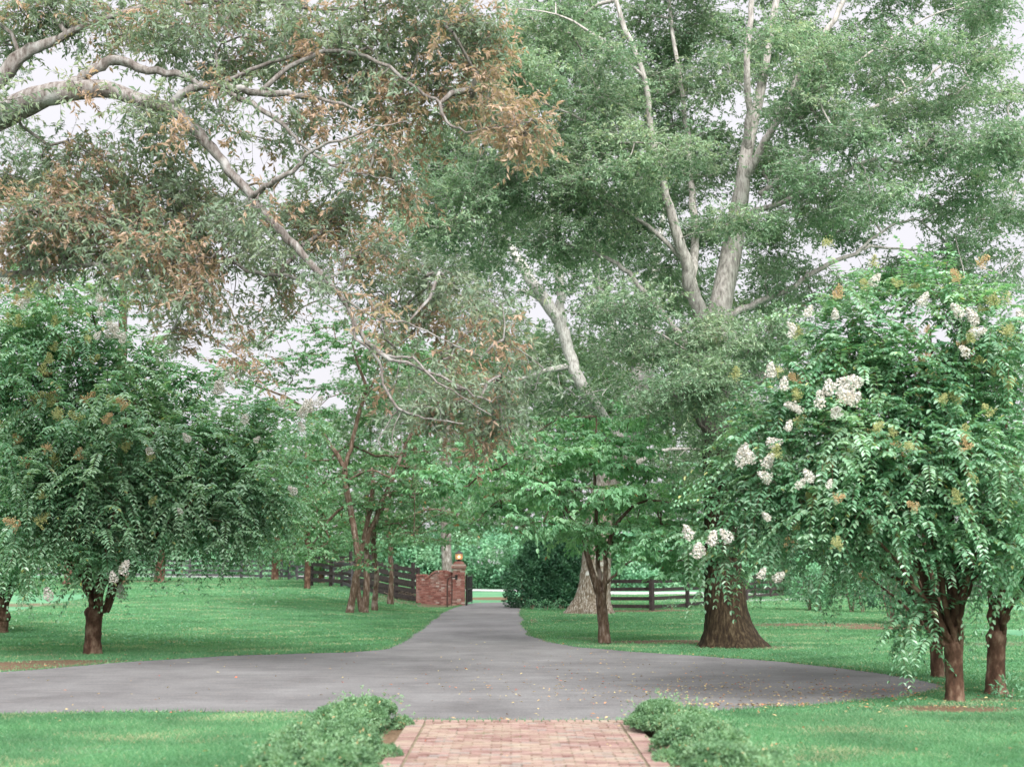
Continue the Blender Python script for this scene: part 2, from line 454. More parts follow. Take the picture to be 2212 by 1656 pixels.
M['lawn'] = lawn_material()
M['asphalt'] = asphalt_material('asphalt', (.07, .069, .07), (.13, .128, .131), (.225, .221, .225))
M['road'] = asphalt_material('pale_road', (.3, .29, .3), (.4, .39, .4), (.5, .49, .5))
o = mesh_obj('ground', V, [Q], M['lawn'], smooth=True, fat=bareness(X, Y_).ravel()); o['kind'] = 'structure'
av = np.column_stack([APOLY, np.full(len(APOLY), .006)])
o = mesh_obj('driveway', av, [np.arange(len(av))[None]], M['asphalt']); o['kind'] = 'structure'

def ribbon(name, pts, width, mat, dz=.02):
    P = catmull(np.array(pts, float), 12)
    t = unit(np.gradient(P, axis=0)); s = np.stack([-t[:, 1], t[:, 0]], 1)
    rows = [P + s * width * k for k in np.linspace(-.5, .5, 7)]
    R = np.stack(rows, 1)
    V = np.column_stack([R.reshape(-1, 2), hgt(R[..., 0].ravel(), R[..., 1].ravel()) + dz])
    i = np.arange(len(P) - 1)[:, None] * 7; j = np.arange(6)[None]
    Q = np.stack([i + j, i + 7 + j, i + 8 + j, i + 1 + j], -1).reshape(-1, 4)
    o = mesh_obj(name, V, [Q], mat); o['kind'] = 'structure'; return o
ribbon('road', [(-80, 132), (-30, 112), (-3, 100), (8.2, 90), (22, 90), (45, 100), (90, 120)], 5, M['road'])
ribbon('pavement', [(7.0, 73.4), (11, 74), (17, 77), (28, 84), (45, 94)], 2.6, M['road'], .012)

# brick path: every brick laid in one sheet
def brick_path():
    mb = MB(); tint = []
    g = .016; bl, bw = .2, .098
    r = np.random.default_rng(5)
    y = 7.0; row = 0
    while y < PY1 - .22:
        x = PX0 + .21 + (-(bl / 2) if row % 2 else 0)
        while x < PX1 - .21:
            x0, x1 = max(x, PX0 + .21), min(x + bl, PX1 - .21)
            if x1 - x0 > .05:
                mb.box(((x0 + x1) / 2, y + bw / 2, .01 + r.normal() * .004), (x1 - x0 - g - abs(r.normal()) * .004, bw - g, .06), r.normal() * .02, r.normal() * .02)
            x += bl
        y += bw; row += 1
    y = 7.0
    while y < PY1 - .22:
        for xx in (PX0 + .1, PX1 - .1):
            mb.box((xx, y + bw / 2, .016 + r.normal() * .002), (bl - g, bw - g, .06), r.normal() * .012, r.normal() * .01)
        y += bw
    x = PX0
    while x < PX1:
        mb.box((x + bw / 2, PY1 - .11, .016 + r.normal() * .002), (bw - g, bl - g, .06), r.normal() * .012)
        x += bw
    nb = mb.n // 8
    return mb, np.repeat(r.uniform(size=nb), 6)
def brick_mat(name, stops, moss=True):
    m, n, out = new_mat(name)
    at = n.nodes.new("ShaderNodeAttribute"); at.attribute_name = 'tint'
    r = rampnode(n, stops); n.links.new(at.outputs['Fac'], r.inputs[0])
    g = objvec(n, (1, 1, 1), True)
    a = noise(n, 40, 5, g, .7); ra = rampnode(n, [(.3, (.75, .75, .75)), (.7, (1.15, 1.15, 1.15))]); n.links.new(a.outputs[0], ra.inputs[0])
    c = mixc(n, 1.0, r.outputs[0], ra.outputs[0], 'MULTIPLY')
    b = noise(n, 1.6, 5, g, .7); rb = rampnode(n, [(.42, (0, 0, 0)), (.66, (.7, .7, .7))] if moss else [(.5, (0, 0, 0)), (.72, (.6, .6, .6))]); n.links.new(b.outputs[0], rb.inputs[0])
    c = mixc(n, rb.outputs[0], c, (.29, .25, .19) if moss else (.3, .25, .22))
    p = n.nodes.new("ShaderNodeBsdfPrincipled"); n.links.new(c, p.inputs['Base Color']); p.inputs['Roughness'].default_value = .85
    p.inputs['Specular IOR Level'].default_value = .25
    n.links.new(p.outputs[0], out.inputs[0])
    return m
M['pathbrick'] = brick_mat('path_brick', [(0, (.15, .085, .075)), (.4, (.21, .13, .115)), (.8, (.26, .175, .155)), (1, (.19, .165, .155))])
mb, tt = brick_path()
o = mb.build('path', M['pathbrick'], tint=tt); o['kind'] = 'structure'
mb = MB(); mb.box(((PX0 + PX1) / 2, 12.3, .004), (PX1 - PX0 + .02, 10.8, .05))
M['joint'] = plain_mat('sand_joint', (.09, .085, .05), (.2, .16, .11), 4, .95)
o = mb.build('path_bed', M['joint']); o['kind'] = 'structure'

# ---------------------------------------------------------------- trees
def limb(pts, sub=4, jit=.0, seed=0):
    """pts: (px,py,Y,width_px) -> xyz r"""
    A = []
    for p in pts:
        w = W(p[0], p[1], p[2]); A.append([*w, p[3] / F * p[2] / 2])
    A = catmull(np.array(A), sub)
    if jit:
        r = np.random.default_rng(seed); A[1:, :3] += r.normal(size=(len(A) - 1, 3)) * jit
    A[:, 3] = np.maximum(A[:, 3], .004)
    return A

def blob(px, py, Y, rx, ry, rz, n, brown=0.):
    c = W(px, py, Y); return (c, np.array([rx / F * Y, rz, ry / F * Y]), int(n), brown)

def cluster_leaves(r, S, D, Ln, tintc, spec):
    """S twig starts, D dirs, Ln lengths ; returns verts, quads, tint, twig segments"""
    T = len(S); K = spec['K']; mode = spec.get('mode', 'alt')
    six = spec.get('six', False)
    segs = 3 if mode == 'frond' else 1
    sag = spec.get('sag', .15)
    down = np.array([0, 0, -1.])
    def pt(s):  # s (T,k)
        return S[:, None] + D[:, None] * (s * Ln[:, None])[..., None] + down * (sag * (s ** 2) * Ln[:, None])[..., None]
    if mode == 'frond':
        s = np.tile(np.linspace(.12, 1, K), (T, 1)) + r.normal(size=(T, K)) * .01
        s = np.repeat(s, 2, 1)
        side = np.tile(np.array([1, -1]), K)[None, :]
    else:
        s = r.uniform(spec.get('s0', .1), 1.05, (T, K))
        side = np.where(r.uniform(size=(T, K)) < .5, 1, -1)
    KK = s.shape[1]
    P = pt(s)
    tan = D[:, None] + down * (2 * sag * s)[..., None]; tan = unit(tan)
    up = np.array([0, 0, 1.])
    sd = unit(np.cross(tan, up) + r.normal(size=(T, KK, 3)) * .02)
    rn = r.normal(size=(T, KK, 3))
    if mode == 'frond':
        LD = sd * side[..., None] * .9 + tan * .45 + down * .22 + rn * .12
        NN = up + rn[..., ::-1] * .2 + tan * .15
        L = spec['L'] * (1.05 - .55 * np.clip(s - .45, 0, 1) * 1.2) * r.uniform(.8, 1.15, (T, KK))
    elif mode == 'flat':
        LD = sd * side[..., None] * .7 + tan * .6 + down * spec.get('droop', .5) + rn * .3
        NN = up * 1.2 + tan * .6 + rn[..., ::-1] * .35
        L = spec['L'] * r.uniform(.65, 1.15, (T, KK))
    else:
        LD = sd * side[..., None] * .6 + tan * .5 + down * spec.get('droop', .25) + rn * .6
        NN = up * spec.get('upn', .8) + rn[..., ::-1] * .6
        L = spec['L'] * r.uniform(.6, 1.2, (T, KK))
    Wd = L * spec['W'] * r.uniform(.8, 1.2, (T, KK))
    P = P.reshape(-1, 3)
    V, Q, m = leaf_quads(P, LD.reshape(-1, 3), NN.reshape(-1, 3), L.ravel(), Wd.ravel(), six)
    ti = np.clip(tintc[:, None] + r.normal(size=(T, KK)) * spec.get('tvar', .12), 0, 1).ravel()
    if 'odd' in spec: ti = np.minimum(ti, .92)
    if 'odd' in spec:
        o_ = r.uniform(size=ti.shape) < spec['odd']; ti[o_] = 1.0
    tw = []
    for k in range(segs):
        a = pt(np.full((T, 1), k / segs))[:, 0]; b = pt(np.full((T, 1), (k + 1) / segs))[:, 0]
        tw.append((a, b, k / segs, (k + 1) / segs))
    return V, Q, np.repeat(ti, m), tw

def make_tree(name, label, cat, limbs, blobs, spec, bark, leafm, seed, group=None, sides=14, buttress=0, twigs=True, base=None, attach=None, smallbark=None, rough=.03):
    r = np.random.default_rng(seed)
    if base is None: base = limbs[0][0][:3].copy()
    root = thing(name, label, cat, base, group)
    mb = MB()
    for k, Lm in enumerate(limbs):
        big = Lm[:, 3].max()
        mb.tube(Lm[:, :3], Lm[:, 3], sides if (k == 0 or big > .1) else 7, buttress if k == 0 else 0, seed + k, rough if big > .04 else 0)
    # skeleton nodes
    src = limbs if attach is None else [limbs[k] for k in attach]
    NP = np.vstack([l[:, :3] for l in src]); NR = np.concatenate([l[:, 3] for l in src])
    NPl = [NP]; 
    A = []; B = []; BR = []
    for c, rad, n, brown in blobs:
        u = unit(r.normal(size=(n, 3))) * (r.uniform(size=(n, 1)) ** .45)
        A.append(c + u * rad); B.append(u); BR.append(np.full(n, brown))
    A = np.vstack(A); B = np.vstack(B); BR = np.concatenate(BR)
    # attach
    d0 = np.array([np.min(((NP - a) ** 2).sum(1)) for a in A])
    order = np.argsort(d0)
    cap = len(NP) + len(A) * 14
    pos = np.zeros((cap, 3)); par = -np.ones(cap, int); n0 = len(NP); cnt = n0
    pos[:n0] = NP
    rad0 = NR.copy()
    paths = []
    w_tip = spec.get('tip', .006)
    for a in order:
        t = A[a]; dd = ((pos[:cnt] - t) ** 2).sum(1)
        dd[:n0] *= .8
        k = int(np.argmin(dd)); p = pos[k]; d = math.sqrt(((p - t) ** 2).sum()) 
        ns = min(12, max(2, int(d / .4)))
        ctl = (p + t) / 2 + np.array([0, 0, spec.get('arch', .12) * d]) + r.normal(size=3) * .09 * d
        ids = [k]
        prev = k
        for q in range(1, ns + 1):
            s = q / ns
            x = (1 - s) ** 2 * p + 2 * s * (1 - s) * ctl + s * s * t
            if q < ns: x = x + r.normal(size=3) * .03
            pos[cnt] = x; par[cnt] = prev; prev = cnt; ids.append(cnt); cnt += 1
        paths.append(ids)
    count = np.zeros(cnt)
    tips = [ids[-1] for ids in paths]
    count[tips] += 1
    for k in range(cnt - 1, n0 - 1, -1):
        count[par[k]] += count[k]
    rr = w_tip * np.sqrt(count[:cnt]) 
    rr = np.maximum(rr, w_tip)
    for ids in paths:
        R = rr[ids].copy()
        R[0] = min(R[1] * 1.1, rr[ids[0]] if ids[0] >= n0 else rad0[ids[0]])
        mb.tube(pos[ids], R, 5 if R.max() < .04 else 7)
    # twigs and leaves
    T = spec['T']; nA = len(A)
    S = np.repeat(A, T, 0) + np.clip(r.normal(size=(nA * T, 3)), -2, 2) * spec.get('spread', .12) * np.array([1, 1, spec.get('flat', 1)])
    rd = unit(r.normal(size=(nA * T, 3)))
    rd[:, 2] *= spec.get('flat', 1)
    D = unit(rd + np.repeat(B, T, 0) * spec.get('outw', .5) + np.array([0, 0, spec.get('lift', 0.)]))
    Ln = spec['len'] * r.uniform(.6, 1.25, nA * T)
    bsel = r.uniform(size=nA) < BR
    ct = np.where(bsel, r.uniform(.68, .95, nA), r.uniform(.08, .48, nA)) if 'brown' in spec else r.uniform(*spec.get('tr0', (.15, .8)), nA)
    ti = np.repeat(ct, T)
    V, Q, tint, tw = cluster_leaves(r, S, D, Ln, ti, spec)
    if twigs:
        tr = spec.get('tr', .004)
        for a, b, s0, s1 in tw:
            mb.frusta(a, b, tr * (1 - .6 * s0), tr * (1 - .6 * s1), 3)
    mb.build('trunk', bark, root, base, True)
    mesh_obj('crown', V, [Q], leafm, root, base, False, tint)
    return root, S + D * Ln[:, None]

TR = {}
# ---- white oak at the left, its trunk stands outside the frame
def thin(L, k, t0=0.):
    L = [l.copy() for l in L]
    for l in L: l[:, 3] *= k
    return L
oak = [
 limb([(-470, 1430, 24, 170), (-465, 1200, 24, 120), (-455, 900, 24, 112), (-440, 640, 24, 108), (-400, 520, 24, 100), (-300, 430, 24, 92), (-180, 360, 23.8, 86), (-60, 285, 23.5, 82), (0, 250, 23.3, 76), (80, 213, 23, 64), (150, 197, 23, 56), (225, 192, 23, 48), (290, 212, 23, 42), (350, 232, 23, 38), (378, 238, 23, 38)], 4),
 limb([(378, 238, 23, 34), (430, 290, 22.8, 31), (485, 352, 22.7, 29), (540, 425, 22.6, 27), (595, 488, 22.5, 24), (650, 545, 22.4, 21), (700, 598, 22.3, 18), (742, 648, 22.2, 15), (763, 690, 22.1, 13), (790, 735, 22, 12), (828, 768, 22, 12), (880, 783, 21.9, 9), (950, 812, 21.8, 8), (1010, 843, 21.7, 6), (1060, 868, 21.6, 4)], 4, .015, 1),
 limb([(374, 240, 23, 30), (385, 212, 22.9, 28), (425, 190, 22.8, 27), (490, 187, 22.7, 24), (560, 203, 22.6, 19), (640, 206, 22.5, 17), (700, 215, 22.3, 11), (780, 240, 22.1, 7)], 4, .015, 2),
 limb([(470, 189, 22.8, 16), (540, 222, 22.6, 15), (600, 262, 22.5, 13), (640, 300, 22.4, 10), (668, 325, 22.3, 9), (705, 350, 22.2, 7), (770, 372, 22, 5), (850, 392, 21.8, 3)], 4, .015, 3),
 limb([(540, 432, 22.6, 17), (572, 404, 22.3, 16), (612, 380, 22.1, 14), (645, 358, 22, 13), (665, 332, 21.9, 11), (695, 314, 21.8, 8), (750, 298, 21.7, 7), (810, 275, 21.6, 5), (880, 262, 21.5, 3)], 4, .015, 4),
 limb([(130, 200, 23, 38), (170, 172, 23, 34), (210, 146, 23, 30), (250, 130, 23, 26), (320, 150, 23, 22), (400, 165, 23, 19), (455, 190, 23, 16), (540, 150, 23, 12), (640, 120, 23, 9), (760, 112, 22.9, 6)], 4, .015, 5),
 limb([(-300, 430, 24, 60), (-150, 290, 24, 52), (-40, 205, 24, 46), (15, 155, 24, 42), (55, 115, 24, 36), (110, 92, 24, 28), (190, 55, 24, 20), (330, 5, 24, 15), (480, -40, 24, 10), (640, -60, 24, 6)], 4, .015, 6),
 limb([(330, 5, 24, 12), (450, 5, 24, 11), (590, 3, 24, 11), (680, 18, 24, 9), (780, 20, 24, 6), (900, 15, 24, 4)], 4, .015, 7),
 limb([(560, 203, 22.6, 14), (650, 130, 22.6, 13), (740, 112, 22.5, 12), (840, 148, 22.4, 11), (905, 195, 22.3, 10), (945, 222, 22.2, 9), (965, 262, 22.1, 8), (1005, 285, 22, 6), (1060, 275, 22, 4), (1130, 270, 22, 3)], 4, .015, 8),
 limb([(720, 625, 22.3, 8), (620, 597, 23, 9), (560, 594, 23.4, 10), (515, 572, 23.8, 9), (480, 556, 24.2, 7), (430, 540, 24.6, 5)], 4, .015, 9),
 limb([(-440, 640, 24, 60), (-250, 600, 24, 40), (-100, 590, 24, 28), (60, 592, 23.5, 17), (150, 573, 23.4, 11), (240, 573, 23.2, 9), (320, 600, 23, 9), (370, 572, 23, 6), (430, 590, 23, 3)], 4, .015, 10),
 limb([(763, 690, 22.1, 9), (768, 730, 22, 8), (800, 752, 22, 8), (822, 790, 22, 8), (828, 830, 22, 7), (850, 870, 21.9, 8), (880, 892, 21.8, 6), (930, 905, 21.7, 4), (1000, 915, 21.6, 3)], 4, .01, 11),
 limb([(828, 768, 22, 8), (880, 772, 21.9, 7), (900, 778, 21.8, 7), (945, 825, 21.7, 6), (990, 850, 21.6, 4), (1060, 900, 21.5, 3)], 4, .01, 12),
 limb([(742, 648, 22.2, 8), (820, 690, 22, 6), (880, 698, 22, 5), (960, 735, 22, 4), (1040, 770, 22, 3)], 4, .01, 13),
 limb([(862, 880, 21.9, 4), (835, 920, 21.9, 3), (818, 955, 21.9, 3), (840, 975, 21.9, 3), (868, 974, 21.9, 2.5), (866, 940, 21.9, 2.5)], 4, .004, 14),
 limb([(870, 885, 21.9, 3), (850, 925, 21.8, 2.5), (848, 955, 21.8, 2.5), (862, 972, 21.8, 2)], 4, .004, 15),
 limb([(470, 160, 23, 8), (440, 60, 24, 8), (250, -60, 24, 8)], 4),
]
oak = thin(oak, .8)
ob = []
for b in [(60, 20, 110, 60, 13, .1), (30, 90, 60, 40, 5, .2), (200, 50, 120, 55, 15, .35), (340, 50, 110, 65, 16, .15), (470, 90, 110, 80, 18, .15), (590, 130, 110, 60, 13, .15), (720, 75, 120, 60, 14, .2), (850, 60, 120, 70, 17, .15), (980, 80, 100, 80, 16, .35), (1050, 50, 50, 50, 6, .3),
          (740, 160, 110, 55, 13, .25), (860, 190, 100, 60, 14, .3), (960, 190, 90, 60, 12, .5), (1060, 140, 45, 50, 7, .9), (1040, 190, 50, 35, 5, .85), (1110, 270, 60, 35, 9, .8), (1150, 290, 30, 25, 4, .9), (880, 285, 70, 35, 8, .7), (855, 410, 50, 32, 7, .8), (790, 350, 70, 40, 8, .5), (690, 240, 50, 30, 5, .6),
          (650, 60, 80, 40, 7, .1), (440, 200, 60, 25, 4, .1), (330, 270, 50, 22, 5, .1), (410, 250, 40, 20, 3, .1), (620, 260, 50, 25, 4, .5), (560, 310, 40, 20, 3, .4), (480, 260, 30, 20, 2, .3), (20, 265, 50, 25, 3, 0),
          (50, 400, 90, 50, 13, .2), (160, 370, 100, 50, 14, .35), (270, 400, 90, 50, 14, .25), (370, 420, 80, 45, 12, .15), (330, 340, 60, 30, 6, .1), (120, 470, 120, 50, 18, .7), (250, 480, 110, 45, 16, .45), (370, 490, 90, 45, 14, .45), (470, 420, 60, 40, 7, .1), (60, 540, 100, 50, 15, .75), (190, 560, 100, 40, 14, .5), (310, 550, 100, 40, 13, .7), (420, 560, 70, 40, 9, .65), (500, 500, 60, 50, 9, .15),
          (420, 640, 60, 30, 7, .8), (360, 620, 50, 40, 6, .7), (390, 720, 30, 40, 4, .8), (520, 700, 30, 40, 3, .8), (500, 770, 40, 30, 3, .8), (600, 640, 70, 30, 5, .4),
          (640, 470, 60, 40, 8, .1), (720, 500, 70, 50, 10, .3), (610, 540, 60, 30, 6, .1), (800, 560, 80, 55, 12, .3), (740, 430, 60, 40, 7, .1), (870, 620, 90, 45, 12, .15), (960, 600, 80, 35, 9, .1), (1020, 630, 80, 40, 13, .05), (1075, 655, 50, 35, 7, .0), (900, 680, 90, 40, 12, .35), (980, 700, 70, 35, 9, .85), (840, 700, 50, 35, 5, .6), (1085, 750, 42, 28, 7, 1), (1040, 690, 40, 30, 4, .8),
          (860, 760, 50, 30, 4, .7), (960, 770, 60, 25, 4, .5), (1060, 830, 80, 30, 10, .35), (1130, 820, 60, 35, 8, .5), (1000, 850, 80, 32, 9, .2), (1080, 880, 60, 28, 6, .35), (940, 880, 70, 25, 7, .15), (1010, 915, 80, 22, 7, .9), (890, 905, 40, 20, 4, .1), (850, 840, 35, 22, 4, .4), (1100, 930, 50, 20, 4, .6), (1030, 945, 25, 20, 3, 1), (560, -20, 250, 60, 20, .2), (200, -60, 300, 60, 26, .2), (880, -50, 180, 50, 16, .2),
          (-120, 60, 110, 100, 14, .2), (-140, 420, 100, 90, 14, .4), (-120, 560, 90, 60, 10, .6), (-500, 150, 200, 150, 8, .2), (-300, 0, 200, 120, 9, .2)]:
    Y = 23.5 + RS.uniform(-.7, 1.6)
    if b[0] > 760: Y = 22.6 + RS.uniform(-.5, 1.2)
    ob.append(blob(b[0], b[1], Y, b[2], b[3], 1.0, max(3, round(b[4] * (.72 if b[0] > 760 and b[1] > 590 else 1.5))), b[5] * .8))
ob += [blob(300, 218, 22.6, 40, 18, .3, 4, .1), blob(20, 225, 22.4, 40, 14, .3, 3, .1), blob(395, 300, 22.3, 25, 15, .3, 2, .3), blob(560, 440, 22, 30, 18, .3, 3, .2), blob(700, 612, 21.8, 30, 18, .3, 3, .3), blob(500, 195, 22.3, 40, 14, .3, 3, .4), blob(160, 190, 22.5, 30, 12, .3, 2, .2)]
spec_oak = dict(K=11, T=9, L=.125, W=.34, len=.45, spread=.16, droop=.35, upn=.7, sag=.2, tip=.006, tr=.004, brown=1, tvar=.06, outw=.35, six=False)
make_tree('white_oak', 'old oak reaching in from the upper left with thick pale limbs and rust brown leaves', 'tree', oak, ob, spec_oak, M['oakbark'], M['oakleaf'], 11, base=G(-470, 1464), rough=.075, attach=list(range(14)) + [16])

# ---- big willow oak on the right
wa = [
 limb([(1577, 1404, 33.5, 165), (1576, 1390, 33.5, 138), (1573, 1362, 33.5, 112), (1570, 1330, 33.5, 96), (1566, 1290, 33.5, 87), (1560, 1200, 33.5, 76), (1554, 1080, 33.5, 68), (1548, 950, 33.5, 64), (1543, 820, 33.5, 62), (1546, 720, 33.6, 56), (1560, 640, 33.8, 50), (1580, 545, 34, 46), (1592, 470, 34, 42), (1604, 400, 34, 34), (1614, 320, 34, 28), (1640, 210, 34, 22), (1660, 100, 34, 18), (1680, -20, 34, 15), (1700, -180, 34, 10), (1710, -330, 34, 5)], 5),
 limb([(1545, 740, 33.6, 40), (1520, 690, 33.4, 36), (1497, 630, 33.2, 32), (1478, 560, 33, 28), (1452, 470, 32.8, 22), (1425, 370, 32.6, 18), (1405, 270, 32.4, 15), (1392, 170, 32.2, 12), (1350, 60, 32, 12), (1325, -20, 32, 9), (1310, -150, 32, 5)], 4, .02, 1),
 limb([(1497, 630, 33.2, 22), (1500, 560, 33.6, 20), (1502, 480, 34, 18), (1492, 400, 34.5, 16), (1488, 300, 35, 13), (1470, 180, 35, 10), (1450, 40, 35, 8), (1440, -100, 35, 4)], 4, .02, 2),
 limb([(1612, 330, 34, 20), (1618, 240, 33.5, 17), (1612, 140, 33, 15), (1622, 40, 33, 13), (1630, -60, 33, 11), (1630, -220, 33, 6)], 4, .01, 3),
 limb([(1604, 400, 34, 20), (1650, 310, 33.5, 18), (1700, 215, 33, 17), (1742, 130, 33, 15), (1790, 60, 33, 13), (1830, -20, 33, 11), (1880, -160, 33, 6)], 4, .02, 4),
 limb([(1560, 690, 33.8, 24), (1620, 660, 34, 20), (1700, 626, 34, 17), (1765, 585, 34, 15), (1850, 545, 34, 12), (1890, 533, 34, 9), (1960, 540, 34, 6), (2040, 545, 34, 4)], 4, .02, 5),
 limb([(1592, 470, 34, 22), (1680, 440, 34, 16), (1770, 400, 34, 14), (1820, 375, 34, 12), (1890, 345, 34, 11), (1960, 352, 34, 9), (2030, 340, 34, 7), (2110, 300, 34, 5), (2180, 280, 34, 3)], 4, .02, 6),
 limb([(1640, 420, 34, 16), (1760, 330, 34, 14), (1840, 265, 34, 13), (1910, 220, 34, 12), (1980, 188, 34, 10), (2060, 120, 34, 6), (2150, 60, 34, 3)], 4, .02, 7),
 limb([(1540, 830, 33.5, 26), (1480, 740, 33, 18), (1450, 700, 33, 16), (1400, 640, 33, 14), (1360, 590, 33, 14), (1320, 565, 33, 12), (1270, 540, 33, 8), (1190, 520, 33, 4)], 4, .02, 8),
 limb([(1478, 560, 33, 16), (1400, 490, 33, 12), (1310, 440, 33, 8), (1200, 410, 32.5, 6), (1080, 380, 32, 4)], 4, .02, 9),
 limb([(1425, 370, 32.6, 14), (1330, 300, 32, 10), (1240, 250, 31.5, 7), (1130, 210, 31, 4)], 4, .02, 10),
 limb([(1392, 170, 32.2, 12), (1330, 110, 31.5, 10), (1280, 70, 31, 9), (1200, 30, 31, 5), (1120, 20, 31, 3)], 4, .02, 11),
 limb([(1700, 215, 33, 14), (1790, 180, 33, 12), (1900, 100, 33, 8), (2000, 40, 33, 5), (2100, 0, 33, 3)], 4, .02, 12),
 limb([(1850, 545, 34, 9), (1920, 490, 34, 7), (1990, 480, 34, 6), (2080, 560, 34, 4), (2160, 590, 34, 3)], 4, .02, 13),
 limb([(1545, 900, 33.5, 18), (1600, 850, 33, 12), (1690, 800, 33, 8), (1760, 780, 33, 4)], 4, .02, 14),
 limb([(1548, 960, 33.5, 14), (1500, 900, 32.5, 12), (1440, 860, 32, 8), (1380, 830, 32, 4)], 4, .02, 15),
]
wa = wa[:1] + thin(wa[1:5], .95) + thin(wa[5:], .75)
wb = []
for b in [(1180, 60, 110, 60), (1280, 90, 90, 60), (1150, 160, 110, 55), (1260, 200, 110, 60), (1370, 220, 90, 60), (1200, 280, 120, 50), (1330, 320, 100, 60), (1080, 350, 90, 40), (1180, 400, 110, 50), (1020, 420, 90, 40), (1290, 440, 110, 50), (1090, 480, 110, 45), (1400, 430, 80, 60), (960, 500, 90, 40), (1020, 560, 90, 30), (1210, 520, 110, 40), (1340, 540, 100, 45), (1440, 300, 70, 60), (1440, 140, 70, 60), (1390, 60, 60, 40), (1480, 60, 70, 60), (1530, 180, 80, 60), (1540, 290, 70, 50), (1500, 400, 60, 50), (1560, 60, 60, 50),
          (1640, 100, 60, 50), (1710, 60, 70, 50), (1770, 140, 80, 50), (1680, 200, 70, 50), (1760, 260, 100, 55), (1860, 80, 80, 50), (1880, 180, 90, 45), (1960, 110, 80, 45), (1860, 270, 80, 40), (1960, 260, 90, 45), (2050, 200, 80, 45), (2080, 90, 70, 45), (2050, 310, 90, 40), (1930, 380, 100, 40), (2130, 380, 70, 50), (2040, 430, 90, 35), (2160, 200, 45, 50), (1700, 370, 80, 55), (1800, 420, 90, 45), (1720, 480, 80, 40), (1850, 480, 70, 25), (1660, 560, 60, 35), (2120, 480, 60, 40), (2160, 560, 50, 40), (2050, 520, 60, 25),
          (1490, 510, 70, 45), (1420, 560, 60, 40), (1560, 330, 40, 40), (1670, 320, 40, 40), (1660, 500, 40, 35), (1450, 650, 70, 45), (1350, 660, 80, 40), (1480, 600, 40, 35), (1640, 660, 70, 35), (1740, 660, 70, 25), (1480, 740, 80, 45), (1600, 730, 80, 45), (1380, 770, 90, 40), (1480, 830, 90, 40), (1620, 810, 80, 45), (1700, 760, 70, 45), (1560, 880, 80, 40), (1660, 880, 70, 40), (1420, 880, 60, 30), (1590, 970, 60, 40), (1700, 950, 50, 40), (1830, 620, 60, 18), (2010, 600, 70, 18), (2100, 640, 60, 25), (1930, 560, 50, 15), (2180, 450, 40, 60), (2120, 300, 50, 50),
          (1200, -60, 150, 60), (1450, -80, 150, 80), (1700, -80, 160, 80), (1950, -40, 160, 60), (1650, -230, 250, 90), (2100, -20, 80, 60)]:
    Y = 33.3 + RS.uniform(-3.2, 3.8)
    if 1360 < b[0] < 1740 and b[1] < 720: Y = 35.2 + RS.uniform(-.7, 2.6)
    area = b[2] * b[3] / 5500
    dens = 19
    if b[0] > 1800: dens = 17
    if b[0] > 2000: dens = 17
    wb.append(blob(b[0], b[1], Y, b[2], b[3], 1.3, max(3, round(area * dens)), 0))
for q in [(1500, 760), (1800, 140), (1640, 720), (1545, 820), (1330, 380), (1300, 220), (1470, 330), (1590, 470), (1680, 90), (1760, 380), (1850, 300), (1540, 850), (1900, 430), (1330, 130), (2130, 120), (2180, 320), (2160, 20)]:
    wb.append(blob(q[0] + RS.uniform(-20, 20), q[1], 31.2 + RS.uniform(-1, .6), 60, 34, .7, 7, 0))
for q in [(940, 330), (1010, 290), (1070, 240), (960, 430), (1100, 90), (900, 480), (1130, 330), (1010, 370)]:
    wb.append(blob(q[0], q[1], 34 + RS.uniform(-1, 1), 80, 45, 1.2, 14, 0))
wb += [blob(1720, 585, 35, 60, 20, 1, 3, 0), blob(1830, 520, 36, 80, 20, 1, 4, 0), blob(1940, 600, 35, 70, 16, 1, 4, 0), blob(1660, 600, 34, 40, 30, 1, 5, 0), blob(2060, 570, 35, 70, 25, 1, 5, 0)]
# crown continues outside the frame to the right
wb += [blob(2320, 200, 34, 120, 150, 2, 20), blob(2300, 450, 34, 100, 80, 2, 10)]
spec_w = dict(K=15, T=25, L=.1, W=.4, len=.48, spread=.27, droop=.2, upn=.9, sag=.12, tip=.006, tr=.0035, tvar=.12, outw=.4, flat=.5)
make_tree('willow_oak', 'largest oak, its dark flared trunk base standing on the right lawn', 'tree', wa, wb, spec_w, M['bigbark'], M['willow'], 21, base=G(1575, 1396), sides=22, buttress=.14, rough=.025, twigs=True)

